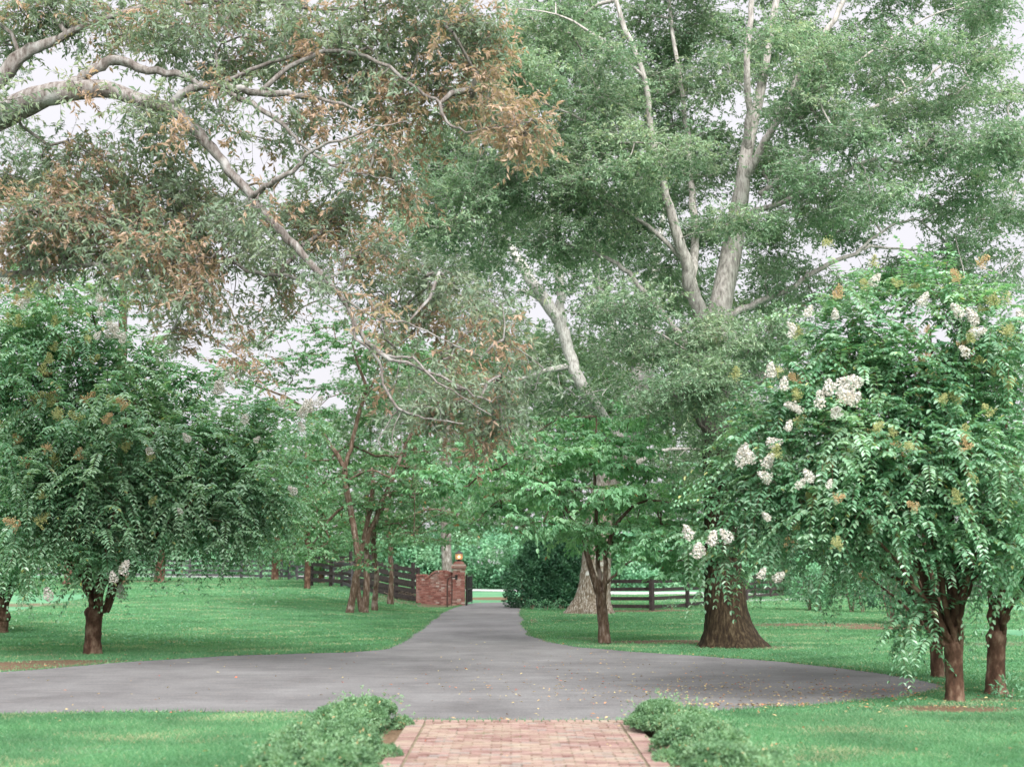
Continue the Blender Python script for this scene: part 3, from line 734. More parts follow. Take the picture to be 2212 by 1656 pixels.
# ---- pale lichen trunk oak further back
wc = [
 limb([(1277, 1332, 55, 112), (1278, 1318, 55, 98), (1280, 1298, 55, 78), (1284, 1260, 55, 66), (1290, 1190, 55, 60), (1296, 1100, 55, 56), (1312, 1030, 55, 52), (1340, 970, 55, 48), (1362, 925, 55, 44), (1370, 860, 55, 36), (1378, 790, 55, 32), (1395, 720, 55, 28), (1400, 640, 55, 24), (1420, 540, 55, 16), (1440, 420, 55, 8)], 4),
 limb([(1362, 930, 55, 34), (1395, 895, 54, 28), (1432, 880, 54, 20), (1470, 860, 54, 14), (1520, 820, 54, 8)], 4, .02, 1),
 limb([(1340, 970, 55, 30), (1300, 900, 54, 30), (1255, 830, 53, 28), (1232, 770, 53, 26), (1218, 720, 53, 26), (1205, 690, 53, 27), (1175, 645, 53, 27), (1150, 610, 53, 25), (1125, 570, 53, 22), (1100, 530, 53, 14), (1060, 470, 53, 8)], 4, .02, 2),
 limb([(1214, 700, 53, 20), (1210, 640, 53, 20), (1206, 580, 53, 18), (1200, 540, 53, 12), (1190, 450, 53, 6)], 4, .02, 3),
 limb([(1172, 650, 53, 13), (1145, 632, 53, 12), (1118, 628, 53, 10)], 4, .0, 4),
 limb([(1378, 790, 55, 24), (1345, 740, 54, 22), (1318, 690, 54, 20), (1300, 640, 54, 16), (1285, 560, 54, 10)], 4, .02, 5),
 limb([(1370, 870, 55, 22), (1420, 770, 54, 24), (1445, 740, 54, 20), (1490, 700, 54, 12), (1560, 640, 54, 6)], 4, .02, 6),
 limb([(1232, 790, 53, 16), (1180, 800, 53, 12), (1110, 820, 53, 8), (1030, 830, 53, 4)], 4, .02, 7),
 limb([(1296, 1090, 55, 20), (1360, 1010, 54, 14), (1450, 970, 54, 8), (1560, 980, 54, 4)], 4, .02, 8),
]
cb = []
for b in [(1080, 560, 100, 50), (1200, 590, 80, 40), (1300, 600, 100, 50), (1150, 500, 120, 50), (1330, 500, 100, 60), (1000, 650, 90, 40), (1090, 720, 80, 40), (1170, 760, 90, 40), (1280, 760, 90, 50), (1010, 770, 80, 35), (1120, 840, 80, 35), (1230, 860, 90, 40), (1330, 840, 80, 40), (1420, 820, 80, 40), (1450, 920, 80, 40), (1250, 640, 70, 40), (1500, 990, 90, 40), (1430, 1010, 70, 40), (1540, 1060, 80, 40), (1640, 1020, 80, 40), (1340, 700, 60, 40), (1480, 620, 90, 50), (1260, 380, 120, 60), (1100, 400, 120, 50), (1430, 380, 100, 80), (960, 560, 80, 50), (1500, 750, 90, 50), (1620, 930, 80, 40), (1600, 700, 100, 60), (1560, 820, 80, 50), (1250, 930, 80, 30), (1350, 900, 60, 30), (1700, 1080, 80, 50), (1640, 1140, 80, 30)]:
    cb.append(blob(b[0], b[1], 55 + RS.uniform(-4, 4), b[2], b[3], 2.2, max(3, round(b[2] * b[3] / 5500 * 12)), 0))
spec_c = dict(K=14, T=18, L=.15, W=.4, len=.6, spread=.45, droop=.25, upn=.7, sag=.12, tip=.009, tr=.006, tvar=.12, outw=.3, flat=.7)
make_tree('lichen_oak', 'tall oak with pale lichen covered flared trunk behind the small tree right of the drive', 'tree', wc, cb, spec_c, M['lichbark'], M['darkleaf'], 31, base=G(1277, 1322), sides=20, buttress=.3, rough=.03)

# ---- crepe myrtles
def pan_mesh(name, mat, seed, white=True):
    r = np.random.default_rng(seed)
    if white:
        n = 200; z = r.uniform(0, 1, n); th = r.uniform(0, 6.28, n); rad = .085 * np.sqrt(np.clip(1 - z, 0.02, 1)) * (.35 + .65 * np.minimum(1, z * 5)) * (1 + .25 * np.sin(3 * th + z * 9)) 
        P = np.stack([np.cos(th) * rad, np.sin(th) * rad, z * .24], 1) + np.clip(r.normal(size=(n, 3)), -1.6, 1.6) * .008
        N = unit(np.stack([np.cos(th), np.sin(th), .4 + 0 * z], 1) + r.normal(size=(n, 3)) * .5)
        D = unit(np.cross(N, r.normal(size=(n, 3))))
        V, Q, m = leaf_quads(P - D * .02, D, N, .034 * r.uniform(.6, 1.3, n), .032)
        return V, Q, r.uniform(size=n)
    mb = MB(); n = 85
    z = r.uniform(0, 1, n); th = r.uniform(0, 6.28, n); rad = .1 * np.sqrt(1.02 - z) * r.uniform(.4, 1.1, n)
    P = np.stack([np.cos(th) * rad, np.sin(th) * rad, z * .2], 1)
    mb.frusta(P * np.array([0, 0, .6]), P, .002, .0015, 3)
    s = .009
    for ax in (1, -1):
        pass
    o8 = np.array([[1, 0, 0], [0, 1, 0], [-1, 0, 0], [0, -1, 0], [0, 0, 1], [0, 0, -1]]) * s
    V = (P[:, None] + o8[None]).reshape(-1, 3); b = (np.arange(n) * 6)[:, None, None]
    F_ = np.array([[0, 1, 4, 4], [1, 2, 4, 4]])
    tri = np.array([[0, 1, 4], [1, 2, 4], [2, 3, 4], [3, 0, 4], [1, 0, 5], [2, 1, 5], [3, 2, 5], [0, 3, 5]])
    Tq = (b + tri[None]).reshape(-1, 3)
    return np.vstack(mb.v + [V]), [np.vstack(mb.q), Tq + mb.n], r.uniform(size=len(mb.q[0]) + len(Tq))
def as_mesh(name, V, polys, mat, tint):
    o = mesh_obj(name, V, polys, mat, None, (0, 0, 0), False, tint); me = o.data
    bpy.data.objects.remove(o); return me
PM = []; SM = []; OM = []
for k in range(3):
    V, Q, t = pan_mesh('flower', M['petal'], k); PM.append(as_mesh('flower_cluster', V, [Q], M['petal'], t))
    V, Q, t = pan_mesh('seed', M['seed'], 10 + k, False); SM.append(as_mesh('seed_head', V, Q, M['seed'], t)); OM.append(as_mesh('seed_head', V, Q, M['seedo'], t))

def place_part(name, me, root, base, p, rot, s):
    o = bpy.data.objects.new(name, me); col.objects.link(o); o.parent = root
    o.location = p - base; o.rotation_euler = rot; o.scale = (s, s, s)
    return o

def myrtle(label, basepx, Y0, trunk_w, trunk_top, stems, blobs, seed, L, flowers, nseed, T=9, group=None, leafK=10, name='crepe_myrtle'):
    r = np.random.default_rng(seed)
    base = G(*basepx); Y0 = base[1]
    bx, by = basepx
    tx, ty = trunk_top
    trunk = limb([(bx, by + 6, Y0, trunk_w * 1.35), (bx, by - 6, Y0, trunk_w * 1.12), (bx + (tx - bx) * .4, by + (ty - by) * .4, Y0, trunk_w * .98), (bx + (tx - bx) * .8, by + (ty - by) * .8, Y0, trunk_w * 1.05), (tx, ty, Y0, trunk_w * 1.14), (tx, ty - trunk_w * .35, Y0, trunk_w * .8)], 5)
    L_ = [trunk]
    for sx, sy, dy, w in stems:
        x0 = tx + (sx - tx) * .06 * 1.0 + r.uniform(-.3, .3) * trunk_w
        mid1 = (tx + (sx - tx) * .22 + r.normal() * 4, ty + (sy - ty) * .3, Y0 + dy * .3)
        mid2 = (tx + (sx - tx) * .58 + r.normal() * 6, ty + (sy - ty) * .65, Y0 + dy * .65)
        L_.append(limb([(x0, ty - 2, Y0 + dy * .05, w * 1.1), (*mid1, w), (*mid2, w * .7), (sx, sy, Y0 + dy, w * .35)], 6, .012, seed + 500 + int(sx)))
    bl = [blob(b[0], b[1], Y0 + b[4], b[2], b[3], b[5], b[6]) for b in blobs]
    spec = dict(K=leafK, T=T, L=L, W=.52, len=.85 if Y0 > 26 else .62, spread=.2, sag=.42, tip=.004, tr=.0035, tvar=.14, outw=1.0, lift=.12, mode='frond', six=True, odd=.012, arch=.1, tr0=(.35, .95) if Y0 > 26 else (.15, .85))  # lighter leaf tints on the left myrtles stand in for light the oak blocks
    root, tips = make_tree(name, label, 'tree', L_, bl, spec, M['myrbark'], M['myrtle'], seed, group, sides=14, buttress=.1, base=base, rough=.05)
    # flowers: given in picture for the near side
    tipn = tips
    for fx, fy, s in flowers:
        ray = unit(W(fx, fy, 10.) - np.array([0, 0, CAMH]))
        rel = tipn - np.array([0, 0, CAMH]); t = rel @ ray
        dd = np.linalg.norm(rel - t[:, None] * ray, axis=1)
        ok = dd < .28
        Yf = np.percentile(tipn[ok][:, 1], 3) if ok.sum() > 3 else Y0 - .5
        p = W(fx, fy + s * 6, max(Yf - .18, 8))
        for k in range(1 if s < 1.35 else 3):
            q = p + (r.normal(size=3) * .09 * s if k else 0)
            place_part('flower_cluster', PM[r.integers(3)], root, base, q, (r.normal() * .5, r.normal() * .5, r.uniform(0, 6)), (.8 if Y0 > 26 else .88) * min(s, 1.25) * Y0 / 26)
    # seed heads on shoot tips of the outer crown
    ctr = np.mean([b[0] for b in bl], 0)
    sc_ = -(tips[:, 1] - ctr[1]) + .45 * (tips[:, 2] - ctr[2]) + r.uniform(size=len(tips)) * 2.2
    idx = np.argsort(-sc_)[:nseed * 6]; idx = r.choice(idx, min(nseed, len(idx)), replace=False)
    for k in idx:
        me = (SM if r.uniform() < .68 else OM)[r.integers(3)]
        p = tips[k] + np.array([0, 0, -.1])
        place_part('seed_head', me, root, base, p, (r.normal() * .7, r.normal() * .7, r.uniform(0, 6)), r.uniform(.9, 1.5) * Y0 / 27)
    return root

GM = 'white flowering crepe myrtles beside the drive'
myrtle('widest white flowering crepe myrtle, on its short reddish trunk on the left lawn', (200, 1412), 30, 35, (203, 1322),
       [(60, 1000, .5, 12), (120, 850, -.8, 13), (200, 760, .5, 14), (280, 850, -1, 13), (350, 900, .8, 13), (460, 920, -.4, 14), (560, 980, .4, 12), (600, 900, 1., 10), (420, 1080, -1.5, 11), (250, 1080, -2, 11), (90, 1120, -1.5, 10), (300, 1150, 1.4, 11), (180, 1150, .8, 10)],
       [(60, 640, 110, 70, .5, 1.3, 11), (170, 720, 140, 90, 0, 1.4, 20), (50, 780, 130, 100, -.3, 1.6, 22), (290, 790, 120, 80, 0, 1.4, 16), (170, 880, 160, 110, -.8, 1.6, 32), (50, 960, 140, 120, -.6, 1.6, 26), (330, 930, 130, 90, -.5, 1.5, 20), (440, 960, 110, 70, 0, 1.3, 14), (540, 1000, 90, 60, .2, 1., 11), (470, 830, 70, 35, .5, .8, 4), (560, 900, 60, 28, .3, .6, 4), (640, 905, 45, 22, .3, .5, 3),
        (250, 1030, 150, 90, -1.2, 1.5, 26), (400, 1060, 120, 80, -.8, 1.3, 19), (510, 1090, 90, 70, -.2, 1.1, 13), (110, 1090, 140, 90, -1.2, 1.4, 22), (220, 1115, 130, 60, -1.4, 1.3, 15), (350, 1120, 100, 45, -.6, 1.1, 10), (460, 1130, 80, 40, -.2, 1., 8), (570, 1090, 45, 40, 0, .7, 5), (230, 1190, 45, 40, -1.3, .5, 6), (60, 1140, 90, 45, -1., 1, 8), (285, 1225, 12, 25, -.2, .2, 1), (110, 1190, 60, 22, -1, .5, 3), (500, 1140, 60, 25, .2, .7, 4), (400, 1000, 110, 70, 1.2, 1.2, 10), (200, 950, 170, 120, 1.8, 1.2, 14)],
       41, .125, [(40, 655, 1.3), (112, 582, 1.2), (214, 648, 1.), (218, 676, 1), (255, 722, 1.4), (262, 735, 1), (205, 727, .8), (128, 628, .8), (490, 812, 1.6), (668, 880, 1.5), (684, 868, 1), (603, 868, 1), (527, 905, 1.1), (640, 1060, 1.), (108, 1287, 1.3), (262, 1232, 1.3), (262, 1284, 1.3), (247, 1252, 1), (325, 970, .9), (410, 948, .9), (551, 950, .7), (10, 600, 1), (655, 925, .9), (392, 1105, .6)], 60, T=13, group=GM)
myrtle('crepe myrtle cut off by the left edge of the photo, stems fanning out', (-4, 1366), 38, 36, (2, 1332),
       [(55, 1190, .3, 12), (40, 1180, -.5, 12), (70, 1210, .2, 10), (-30, 1100, .3, 12), (-90, 1100, 0, 10), (-140, 1150, 0, 10), (60, 1230, .5, 8), (0, 1150, 1, 9)],
       [(-80, 1100, 110, 90, 0, 1.6, 16), (30, 1150, 90, 70, 0, 1.4, 13), (-60, 950, 130, 110, 0, 1.6, 18), (-120, 780, 110, 100, 0, 1.5, 10), (60, 1200, 60, 35, -.3, 1, 6), (-20, 1210, 60, 35, -.6, 1, 6), (-160, 1150, 80, 60, 0, 1.2, 8)],
       42, .13, [(20, 1210, .8)], 14, T=12, group=GM)
myrtle('nearest crepe myrtle on the right, with a knobby orange brown pollarded trunk', (2063, 1514), 20, 37, (2060, 1395),
       [(1700, 1060, 0, 14), (1790, 900, -.6, 15), (1900, 760, 0, 15), (2010, 720, .4, 15), (2120, 760, 0, 14), (2180, 900, -.5, 13), (1960, 1000, -1, 12), (1850, 1120, -1, 12), (2130, 1100, -1, 11), (1990, 900, 1, 12), (2060, 850, -.6, 13), (2140, 1200, -.6, 10), (1950, 1170, .8, 10)],
       [(1850, 720, 110, 70, 0, 1., 12), (1990, 680, 110, 70, .2, 1, 11), (2120, 740, 90, 90, 0, 1., 12), (1770, 830, 110, 80, 0, 1., 13), (1920, 840, 140, 90, -.4, 1.1, 22), (2080, 870, 120, 90, -.2, 1.1, 18), (1700, 960, 100, 60, -.2, .8, 10), (1840, 970, 120, 80, -.6, 1., 18), (1990, 1000, 130, 80, -.7, 1., 20), (2140, 1010, 90, 90, -.5, .9, 15), (1640, 1010, 60, 40, -.2, .5, 5), (1680, 1090, 80, 45, -.2, .7, 8), (1800, 1090, 110, 60, -.5, .9, 13), (1930, 1090, 110, 50, -.7, .9, 11), (1760, 1140, 90, 30, -.2, .7, 5), (1860, 1150, 70, 25, -.4, .7, 4), (2080, 1120, 90, 50, -.6, .8, 9), (2180, 1180, 50, 60, -.8, .5, 6), (2090, 1200, 30, 25, -.6, .4, 2),
        (1995, 1290, 15, 30, -.3, .2, 1), (1985, 1350, 15, 25, -.3, .2, 2), (1560, 1160, 40, 25, 0, .35, 2), (1600, 1100, 40, 35, 0, .4, 3), (1950, 900, 160, 130, 1, 1, 14), (1950, 600, 50, 30, .5, .5, 2)],
       43, .1, [(1742, 678, 1), (1718, 708, .9), (1705, 724, .9), (1805, 684, .9), (1986, 653, 1.2), (1882, 610, 1.1), (2110, 690, 1.5), (2096, 712, 1.3), (1665, 808, 1.2), (1694, 836, 1.1), (1722, 872, 1), (1730, 885, .9), (1815, 852, 1.6), (1845, 830, 1.4), (1806, 885, 1.4), (1860, 825, 1.2), (1625, 988, 1.6), (1650, 1000, 1.4), (1600, 1000, 1.2), (1700, 925, .9), (1755, 1033, 1.1), (1722, 1048, .9), (1535, 1168, 1.4), (1580, 1162, 1.3), (1517, 1190, 1), (1640, 1243, .9), (1673, 1247, 1.1), (1662, 1118, .8), (2090, 760, 1), (1788, 1050, .7)], 85, T=13, group=GM)
myrtle('darker crepe myrtle directly behind and right of the pollarded one, trunk in deep shade', (2150, 1499), 21, 38, (2152, 1375),
       [(2250, 1000, 0, 14), (2200, 900, .5, 14), (2110, 1050, .5, 12), (2280, 1150, 0, 12), (2230, 1230, -.6, 10), (2190, 1080, .5, 13), (2160, 950, 1, 12)],
       [(2230, 850, 110, 100, .5, 1.1, 13), (2150, 1000, 100, 90, .8, 1, 12), (2280, 1040, 100, 100, 0, 1.1, 13), (2200, 1140, 90, 60, -.4, .9, 11), (2280, 1180, 70, 50, -.3, .8, 6), (2185, 1190, 35, 35, -.8, .4, 3), (2240, 680, 70, 80, .5, .8, 6)],
       44, .1, [(2208, 690, 1.2)], 16, T=12, group=GM)
myrtle('crepe myrtle with small dark trunk at the tip of the drive', (2026, 1462), 24, 26, (2022, 1380),
       [(1900, 1200, .5, 11), (1940, 1100, 0, 12), (1980, 1000, .5, 11), (1870, 1240, 0, 8), (2050, 1050, .8, 10), (1960, 1200, 1, 9)],
       [(1880, 1130, 100, 60, .5, 1., 11), (1960, 1020, 110, 90, .8, 1.1, 14), (1790, 1160, 80, 30, .3, .8, 6), (1730, 1195, 70, 25, .3, .7, 5), (1850, 1190, 70, 20, .2, .7, 4), (1650, 1190, 50, 20, .3, .6, 3)],
       45, .1, [], 14, T=12, group=GM)

# ---- dogwood like small trees
spec_dog = dict(K=13, T=9, L=.125, W=.58, len=.42, spread=.2, sag=.12, droop=.55, tip=.006, tr=.004, mode='flat', flat=.16, tvar=.12, outw=.5, six=True, odd=.006, arch=.05)
def flats(Lst, Y, dY, dens, seed, k=1.):
    r = np.random.default_rng(seed); o_ = []
    for px, py, rx, ry in Lst:
        y = Y + r.uniform(-dY, dY)
        o_.append(blob(px, py, y, rx, ry, rx / F * y * .9, max(3, round(rx * ry * dens / 220)), 0))
    return o_
dl = [
 limb([(1306, 1388, 34.8, 34), (1304, 1350, 34.8, 30), (1300, 1310, 34.8, 30), (1298, 1280, 34.8, 28)], 4, .004, 1),
 limb([(1296, 1290, 34.8, 18), (1284, 1250, 34.7, 17), (1270, 1205, 34.6, 15), (1262, 1170, 34.5, 12), (1230, 1110, 34, 9), (1190, 1060, 33.6, 6), (1100, 1020, 33, 3)], 4, .008, 2),
 limb([(1300, 1290, 34.8, 16), (1294, 1240, 34.9, 14), (1290, 1190, 35, 12), (1288, 1100, 35, 10), (1285, 1000, 35, 8), (1290, 900, 35, 4)], 4, .01, 3),
 limb([(1303, 1290, 34.8, 16), (1308, 1240, 34.7, 14), (1310, 1190, 34.6, 12), (1340, 1120, 34.4, 9), (1400, 1080, 34, 6), (1500, 1100, 33.6, 3)], 4, .008, 4),
 limb([(1304, 1265, 34.8, 8), (1330, 1240, 34.6, 7), (1360, 1212, 34.4, 5), (1420, 1190, 34, 4), (1500, 1190, 33.8, 3)], 4, .008, 5),
]
dl = thin(dl, .8)
db = flats([(1290, 905, 110, 14), (1220, 940, 110, 14), (1350, 950, 110, 14), (1270, 975, 150, 14), (1120, 985, 90, 13), (1180, 1015, 130, 14), (1330, 1010, 120, 14), (1060, 1020, 80, 12), (1250, 1050, 140, 14), (1400, 1050, 90, 13), (1110, 1065, 110, 13), (1010, 1050, 70, 11), (1330, 1085, 130, 14), (1200, 1095, 120, 14), (1450, 1090, 80, 13), (1400, 1130, 110, 13), (1280, 1135, 110, 13), (1500, 1140, 70, 12), (1330, 1165, 90, 12), (1450, 1170, 100, 13), (1500, 1210, 80, 12), (1430, 1205, 70, 10), (1290, 1180, 60, 9), (1150, 1130, 90, 12), (1060, 1100, 70, 11), (1540, 1230, 50, 10), (1210, 990, 100, 12), (1080, 960, 70, 10), (990, 1000, 60, 10), (960, 1060, 55, 10), (1030, 1080, 60, 10), (940, 1020, 45, 9), (1000, 1130, 50, 9), (1130, 940, 70, 11), (1550, 1190, 50, 11), (1500, 1100, 60, 11), (1560, 1245, 45, 10), (1470, 1235, 60, 10), (1390, 1160, 70, 11), (1230, 1150, 70, 11), (1360, 900, 60, 11)], 34.3, 1.8, 1.35, 5)
make_tree('dogwood', 'small dogwood with forked stems and bright light green leaves right of the drive', 'tree', dl, db, spec_dog, M['dogbark'], M['dogwood'], 51, base=G(1306, 1384), group='dogwoods on the lawns', rough=.04, buttress=.1)

spec_dg2 = dict(spec_dog); spec_dg2.update(L=.13, len=.55, spread=.35, K=13, T=9, tr=.006, tip=.009, six=False)
g1 = [
 limb([(755, 1330, 52, 21), (758, 1310, 52, 16), (767, 1260, 52, 15), (774, 1215, 52, 14.5), (766, 1150, 52, 14), (755, 1090, 52, 13), (746, 1040, 52, 13), (744, 1005, 52, 12)], 4, .01, 1),
 limb([(744, 1010, 52, 11), (728, 980, 52, 10), (705, 950, 52, 9), (680, 905, 52, 8), (655, 880, 52, 7), (600, 850, 52, 5), (540, 830, 52, 3)], 4, .01, 2),
 limb([(744, 1010, 52, 11), (757, 970, 52, 10), (768, 920, 52, 9), (783, 870, 52, 8), (790, 835, 52, 8), (775, 790, 52, 6), (760, 740, 52, 4)], 4, .01, 3),
 limb([(783, 870, 52, 7), (800, 840, 52, 6), (815, 800, 52, 4), (840, 740, 52, 3)], 4, .01, 4),
 limb([(750, 1040, 52, 7), (800, 1015, 51, 5), (850, 1035, 51, 4)], 4, .01, 5),
]
b1 = flats([(760, 700, 70, 14), (700, 730, 90, 15), (820, 740, 90, 15), (650, 780, 90, 15), (760, 780, 110, 14), (870, 790, 70, 13), (600, 820, 80, 14), (700, 840, 70, 12), (820, 850, 70, 12), (650, 880, 80, 12), (560, 870, 60, 12), (880, 870, 60, 12), (600, 910, 70, 10), (700, 900, 50, 8), (820, 910, 60, 10), (650, 960, 60, 8), (920, 830, 60, 12), (940, 780, 50, 12)], 51.5, 2, 1.4, 6)
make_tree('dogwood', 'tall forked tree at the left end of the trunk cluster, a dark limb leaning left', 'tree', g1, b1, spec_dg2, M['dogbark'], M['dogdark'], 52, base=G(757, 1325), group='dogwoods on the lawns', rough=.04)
g2 = [
 limb([(786, 1326, 53, 21), (789, 1300, 53, 15), (793, 1250, 53, 13), (791, 1200, 53, 12), (797, 1150, 53, 11), (812, 1120, 53, 10), (825, 1080, 53, 10), (845, 1040, 53, 9), (862, 995, 53, 8), (880, 950, 53, 6), (900, 900, 53, 4)], 4, .01, 1),
 limb([(785, 1328, 53, 16), (776, 1290, 53, 12), (771, 1240, 53, 11), (782, 1180, 53, 10), (800, 1100, 53, 10), (805, 1050, 53, 10), (804, 1010, 53, 6)], 4, .01, 2),
]
b2 = flats([(620, 1000, 70, 12), (560, 1040, 60, 12), (690, 990, 60, 11), (640, 1090, 70, 12), (580, 1090, 60, 11), (880, 930, 80, 12), (920, 970, 90, 13), (840, 980, 80, 13), (760, 960, 50, 10), (900, 1020, 90, 13), (830, 1040, 80, 13), (720, 1030, 80, 13), (960, 1060, 80, 13), (880, 1080, 80, 13), (780, 1090, 80, 12), (690, 1080, 80, 13), (640, 1040, 70, 13), (930, 1110, 70, 12), (840, 1140, 70, 12), (740, 1130, 60, 12), (660, 1140, 80, 12), (700, 1180, 70, 11), (800, 1180, 60, 10), (900, 1150, 60, 10), (750, 1220, 60, 9), (650, 1200, 60, 10), (590, 1130, 70, 12), (600, 1190, 60, 10)], 53, 2.5, 1.5, 7)
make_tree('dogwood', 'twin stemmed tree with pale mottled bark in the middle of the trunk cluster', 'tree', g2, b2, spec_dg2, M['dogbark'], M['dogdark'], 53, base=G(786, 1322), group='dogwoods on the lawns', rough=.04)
g3 = [limb([(809, 1318, 55, 16), (811, 1280, 55, 12), (814, 1230, 55, 11), (806, 1180, 55, 12), (815, 1120, 55, 9), (850, 1060, 55, 5)], 4, .01, 1)]
b3 = flats([(850, 1090, 70, 12), (790, 1130, 60, 11), (870, 1130, 60, 11), (910, 1060, 60, 11), (820, 1165, 50, 10)], 55, 1.5, 1.5, 8)
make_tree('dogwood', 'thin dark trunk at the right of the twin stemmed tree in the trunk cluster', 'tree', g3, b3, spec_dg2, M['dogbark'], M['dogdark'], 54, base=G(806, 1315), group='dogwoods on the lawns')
g4 = [limb([(843, 1304, 60, 15), (845, 1270, 60, 11), (845, 1220, 60, 10), (842, 1170, 60, 11), (835, 1110, 60, 9), (840, 1040, 60, 6), (860, 960, 60, 4)], 4, .01, 1),
      limb([(842, 1170, 60, 8), (880, 1120, 60, 5), (930, 1100, 60, 4), (990, 1110, 60, 3)], 4, .01, 2)]
b4 = flats([(900, 1080, 80, 13), (960, 1120, 80, 12), (860, 1120, 60, 11), (880, 1160, 70, 10), (940, 1170, 70, 10), (990, 1080, 60, 11), (850, 1010, 70, 12), (930, 1010, 70, 12), (1000, 1150, 50, 9)], 60, 2, 1.5, 9)
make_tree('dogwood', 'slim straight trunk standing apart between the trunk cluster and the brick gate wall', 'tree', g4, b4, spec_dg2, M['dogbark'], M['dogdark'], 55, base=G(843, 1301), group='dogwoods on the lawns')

# orange brown trunks of small trees far down the left lawn
spec_sm = dict(spec_dg2); spec_sm.update(L=.16, len=.6, K=10, T=8)
for k, (px, py, h, w, lab) in enumerate([
    (345, 1258, 5.5, 22, 'small reddish trunk far down the left lawn, seen under the left crepe myrtle'),
    (594, 1252, 5.0, 16, 'short orange trunk in front of the left fence, left of the little round bush'),
    (664, 1271, 6.5, 13, 'straight pinkish trunk standing forward of the left fence'),
    (694, 1259, 5.0, 12, 'thin trunk close against the left fence, right of the straight pinkish one'),
    (150, 1262, 6.5, 24, 'dark low trunk far down the left lawn behind the left crepe myrtle stems')]):
    b = G(px, py); y = b[1]
    top = 1213 - (h + b[2] - 1.9) * F / y
    lm = [limb([(px, py + 2, y, w * 1.25), (px, py - 12, y, w), (px + 2, (py + top) / 2, y, w * .8), (px - 2, top, y, w * .3)], 6, .02, k)]
    r = np.random.default_rng(60 + k)
    hp = py - top
    bl = flats([(px + r.uniform(-70, 70), top + hp * r.uniform(-.05, .68 if k > 1 else .6), r.uniform(40, 75), 12) for _ in range(17)], y, 2, 1.5, 70 + k)
    make_tree('small_tree', lab, 'tree', lm, bl, spec_sm, M['myrbark'], M['dogdark'], 60 + k, base=b, group='small trees near the left fence')

def far_tree_mesh(seed, h, crw, leafL, nA, T, K, low=.18):
    r = np.random.default_rng(seed)
    z = np.linspace(0, h * .93, 12)
    tr = np.column_stack([r.normal(size=12).cumsum() * .08, r.normal(size=12).cumsum() * .08, z]); tr[0, :2] = 0
    rad = .02 * h * (1 - z / h * .9)
    mb = MB(); mb.tube(tr, rad, 8, .15, seed, .03)
    A = []; 
    nb = 15
    for k in range(nb):
        zz = h * (low + (1 - low) * (k + .5) / nb); f = math.sin(min(1, (1.08 - (k + .5) / nb) * 1.25) * pi / 2) * (.55 + .45 * min(1, k / 3))
        th = k * 2.4 + r.uniform(-.4, .4); rr = crw * .5 * f * r.uniform(.55, .95)
        n = max(4, int(nA / nb))
        u = unit(r.normal(size=(n, 3))) * r.uniform(size=(n, 1)) ** .4
        c = np.array([cos(th) * rr, sin(th) * rr, zz])
        A.append(c + u * np.array([crw * .27, crw * .27, h * .075]) * (.7 + .5 * f))
        q = np.array([np.interp(zz * .85, z, tr[:, i]) for i in range(3)])
        m = (q + c) / 2 + np.array([0, 0, .4]); mb.tube([q, m, c], [.055 * h * .12, .035, .015], 5)
    A = np.vstack(A); nA_ = len(A)
    S = np.repeat(A, T, 0) + r.normal(size=(nA_ * T, 3)) * np.array([.45, .45, .25])
    D = unit(r.normal(size=(nA_ * T, 3)) * np.array([1, 1, .6]))
    ct = np.repeat(r.uniform(.1, .85, nA_), T)
    V, Q, ti, tw = cluster_leaves(r, S, D, np.full(len(S), .7), ct, dict(K=K, L=leafL, W=.55, droop=.3, upn=.9, sag=.15, tvar=.13))
    t_me = mb.build('trunk', M['darkbark'], None, (0, 0, 0), True); tm = t_me.data; bpy.data.objects.remove(t_me)
    return tm, (V, Q, ti)

protos = []
for s, (h, w) in enumerate([(14, 9), (18, 11), (12, 9), (16, 9)]):
    tm, (V, Q, ti) = far_tree_mesh(100 + s, h, w, .26, 230, 7, 12)
    for mt in ('darkleaf', 'dogdark', 'thicket'):
        protos.append((h, mt, tm, as_mesh('crown', V, [Q], M[mt], ti)))

def far_tree(label, px, Y, H, proto, rot, wide=1.0, group='trees beyond the road and the fences', name='broadleaf_tree'):
    h, mt, tm, cm = protos[proto]
    Y = Y + 4; x = (px - 1106) / F * Y; b = (x, Y, float(hgt(x, Y)) - .05)
    root = thing(name, label, 'tree', b, group)
    s = H / h
    root.scale = (s * wide, s * wide, s); root.rotation_euler = (0, 0, rot)
    for nm, me in (('trunk', tm), ('crown', cm)):
        o = bpy.data.objects.new(nm, me); col.objects.link(o); o.parent = root
    return root

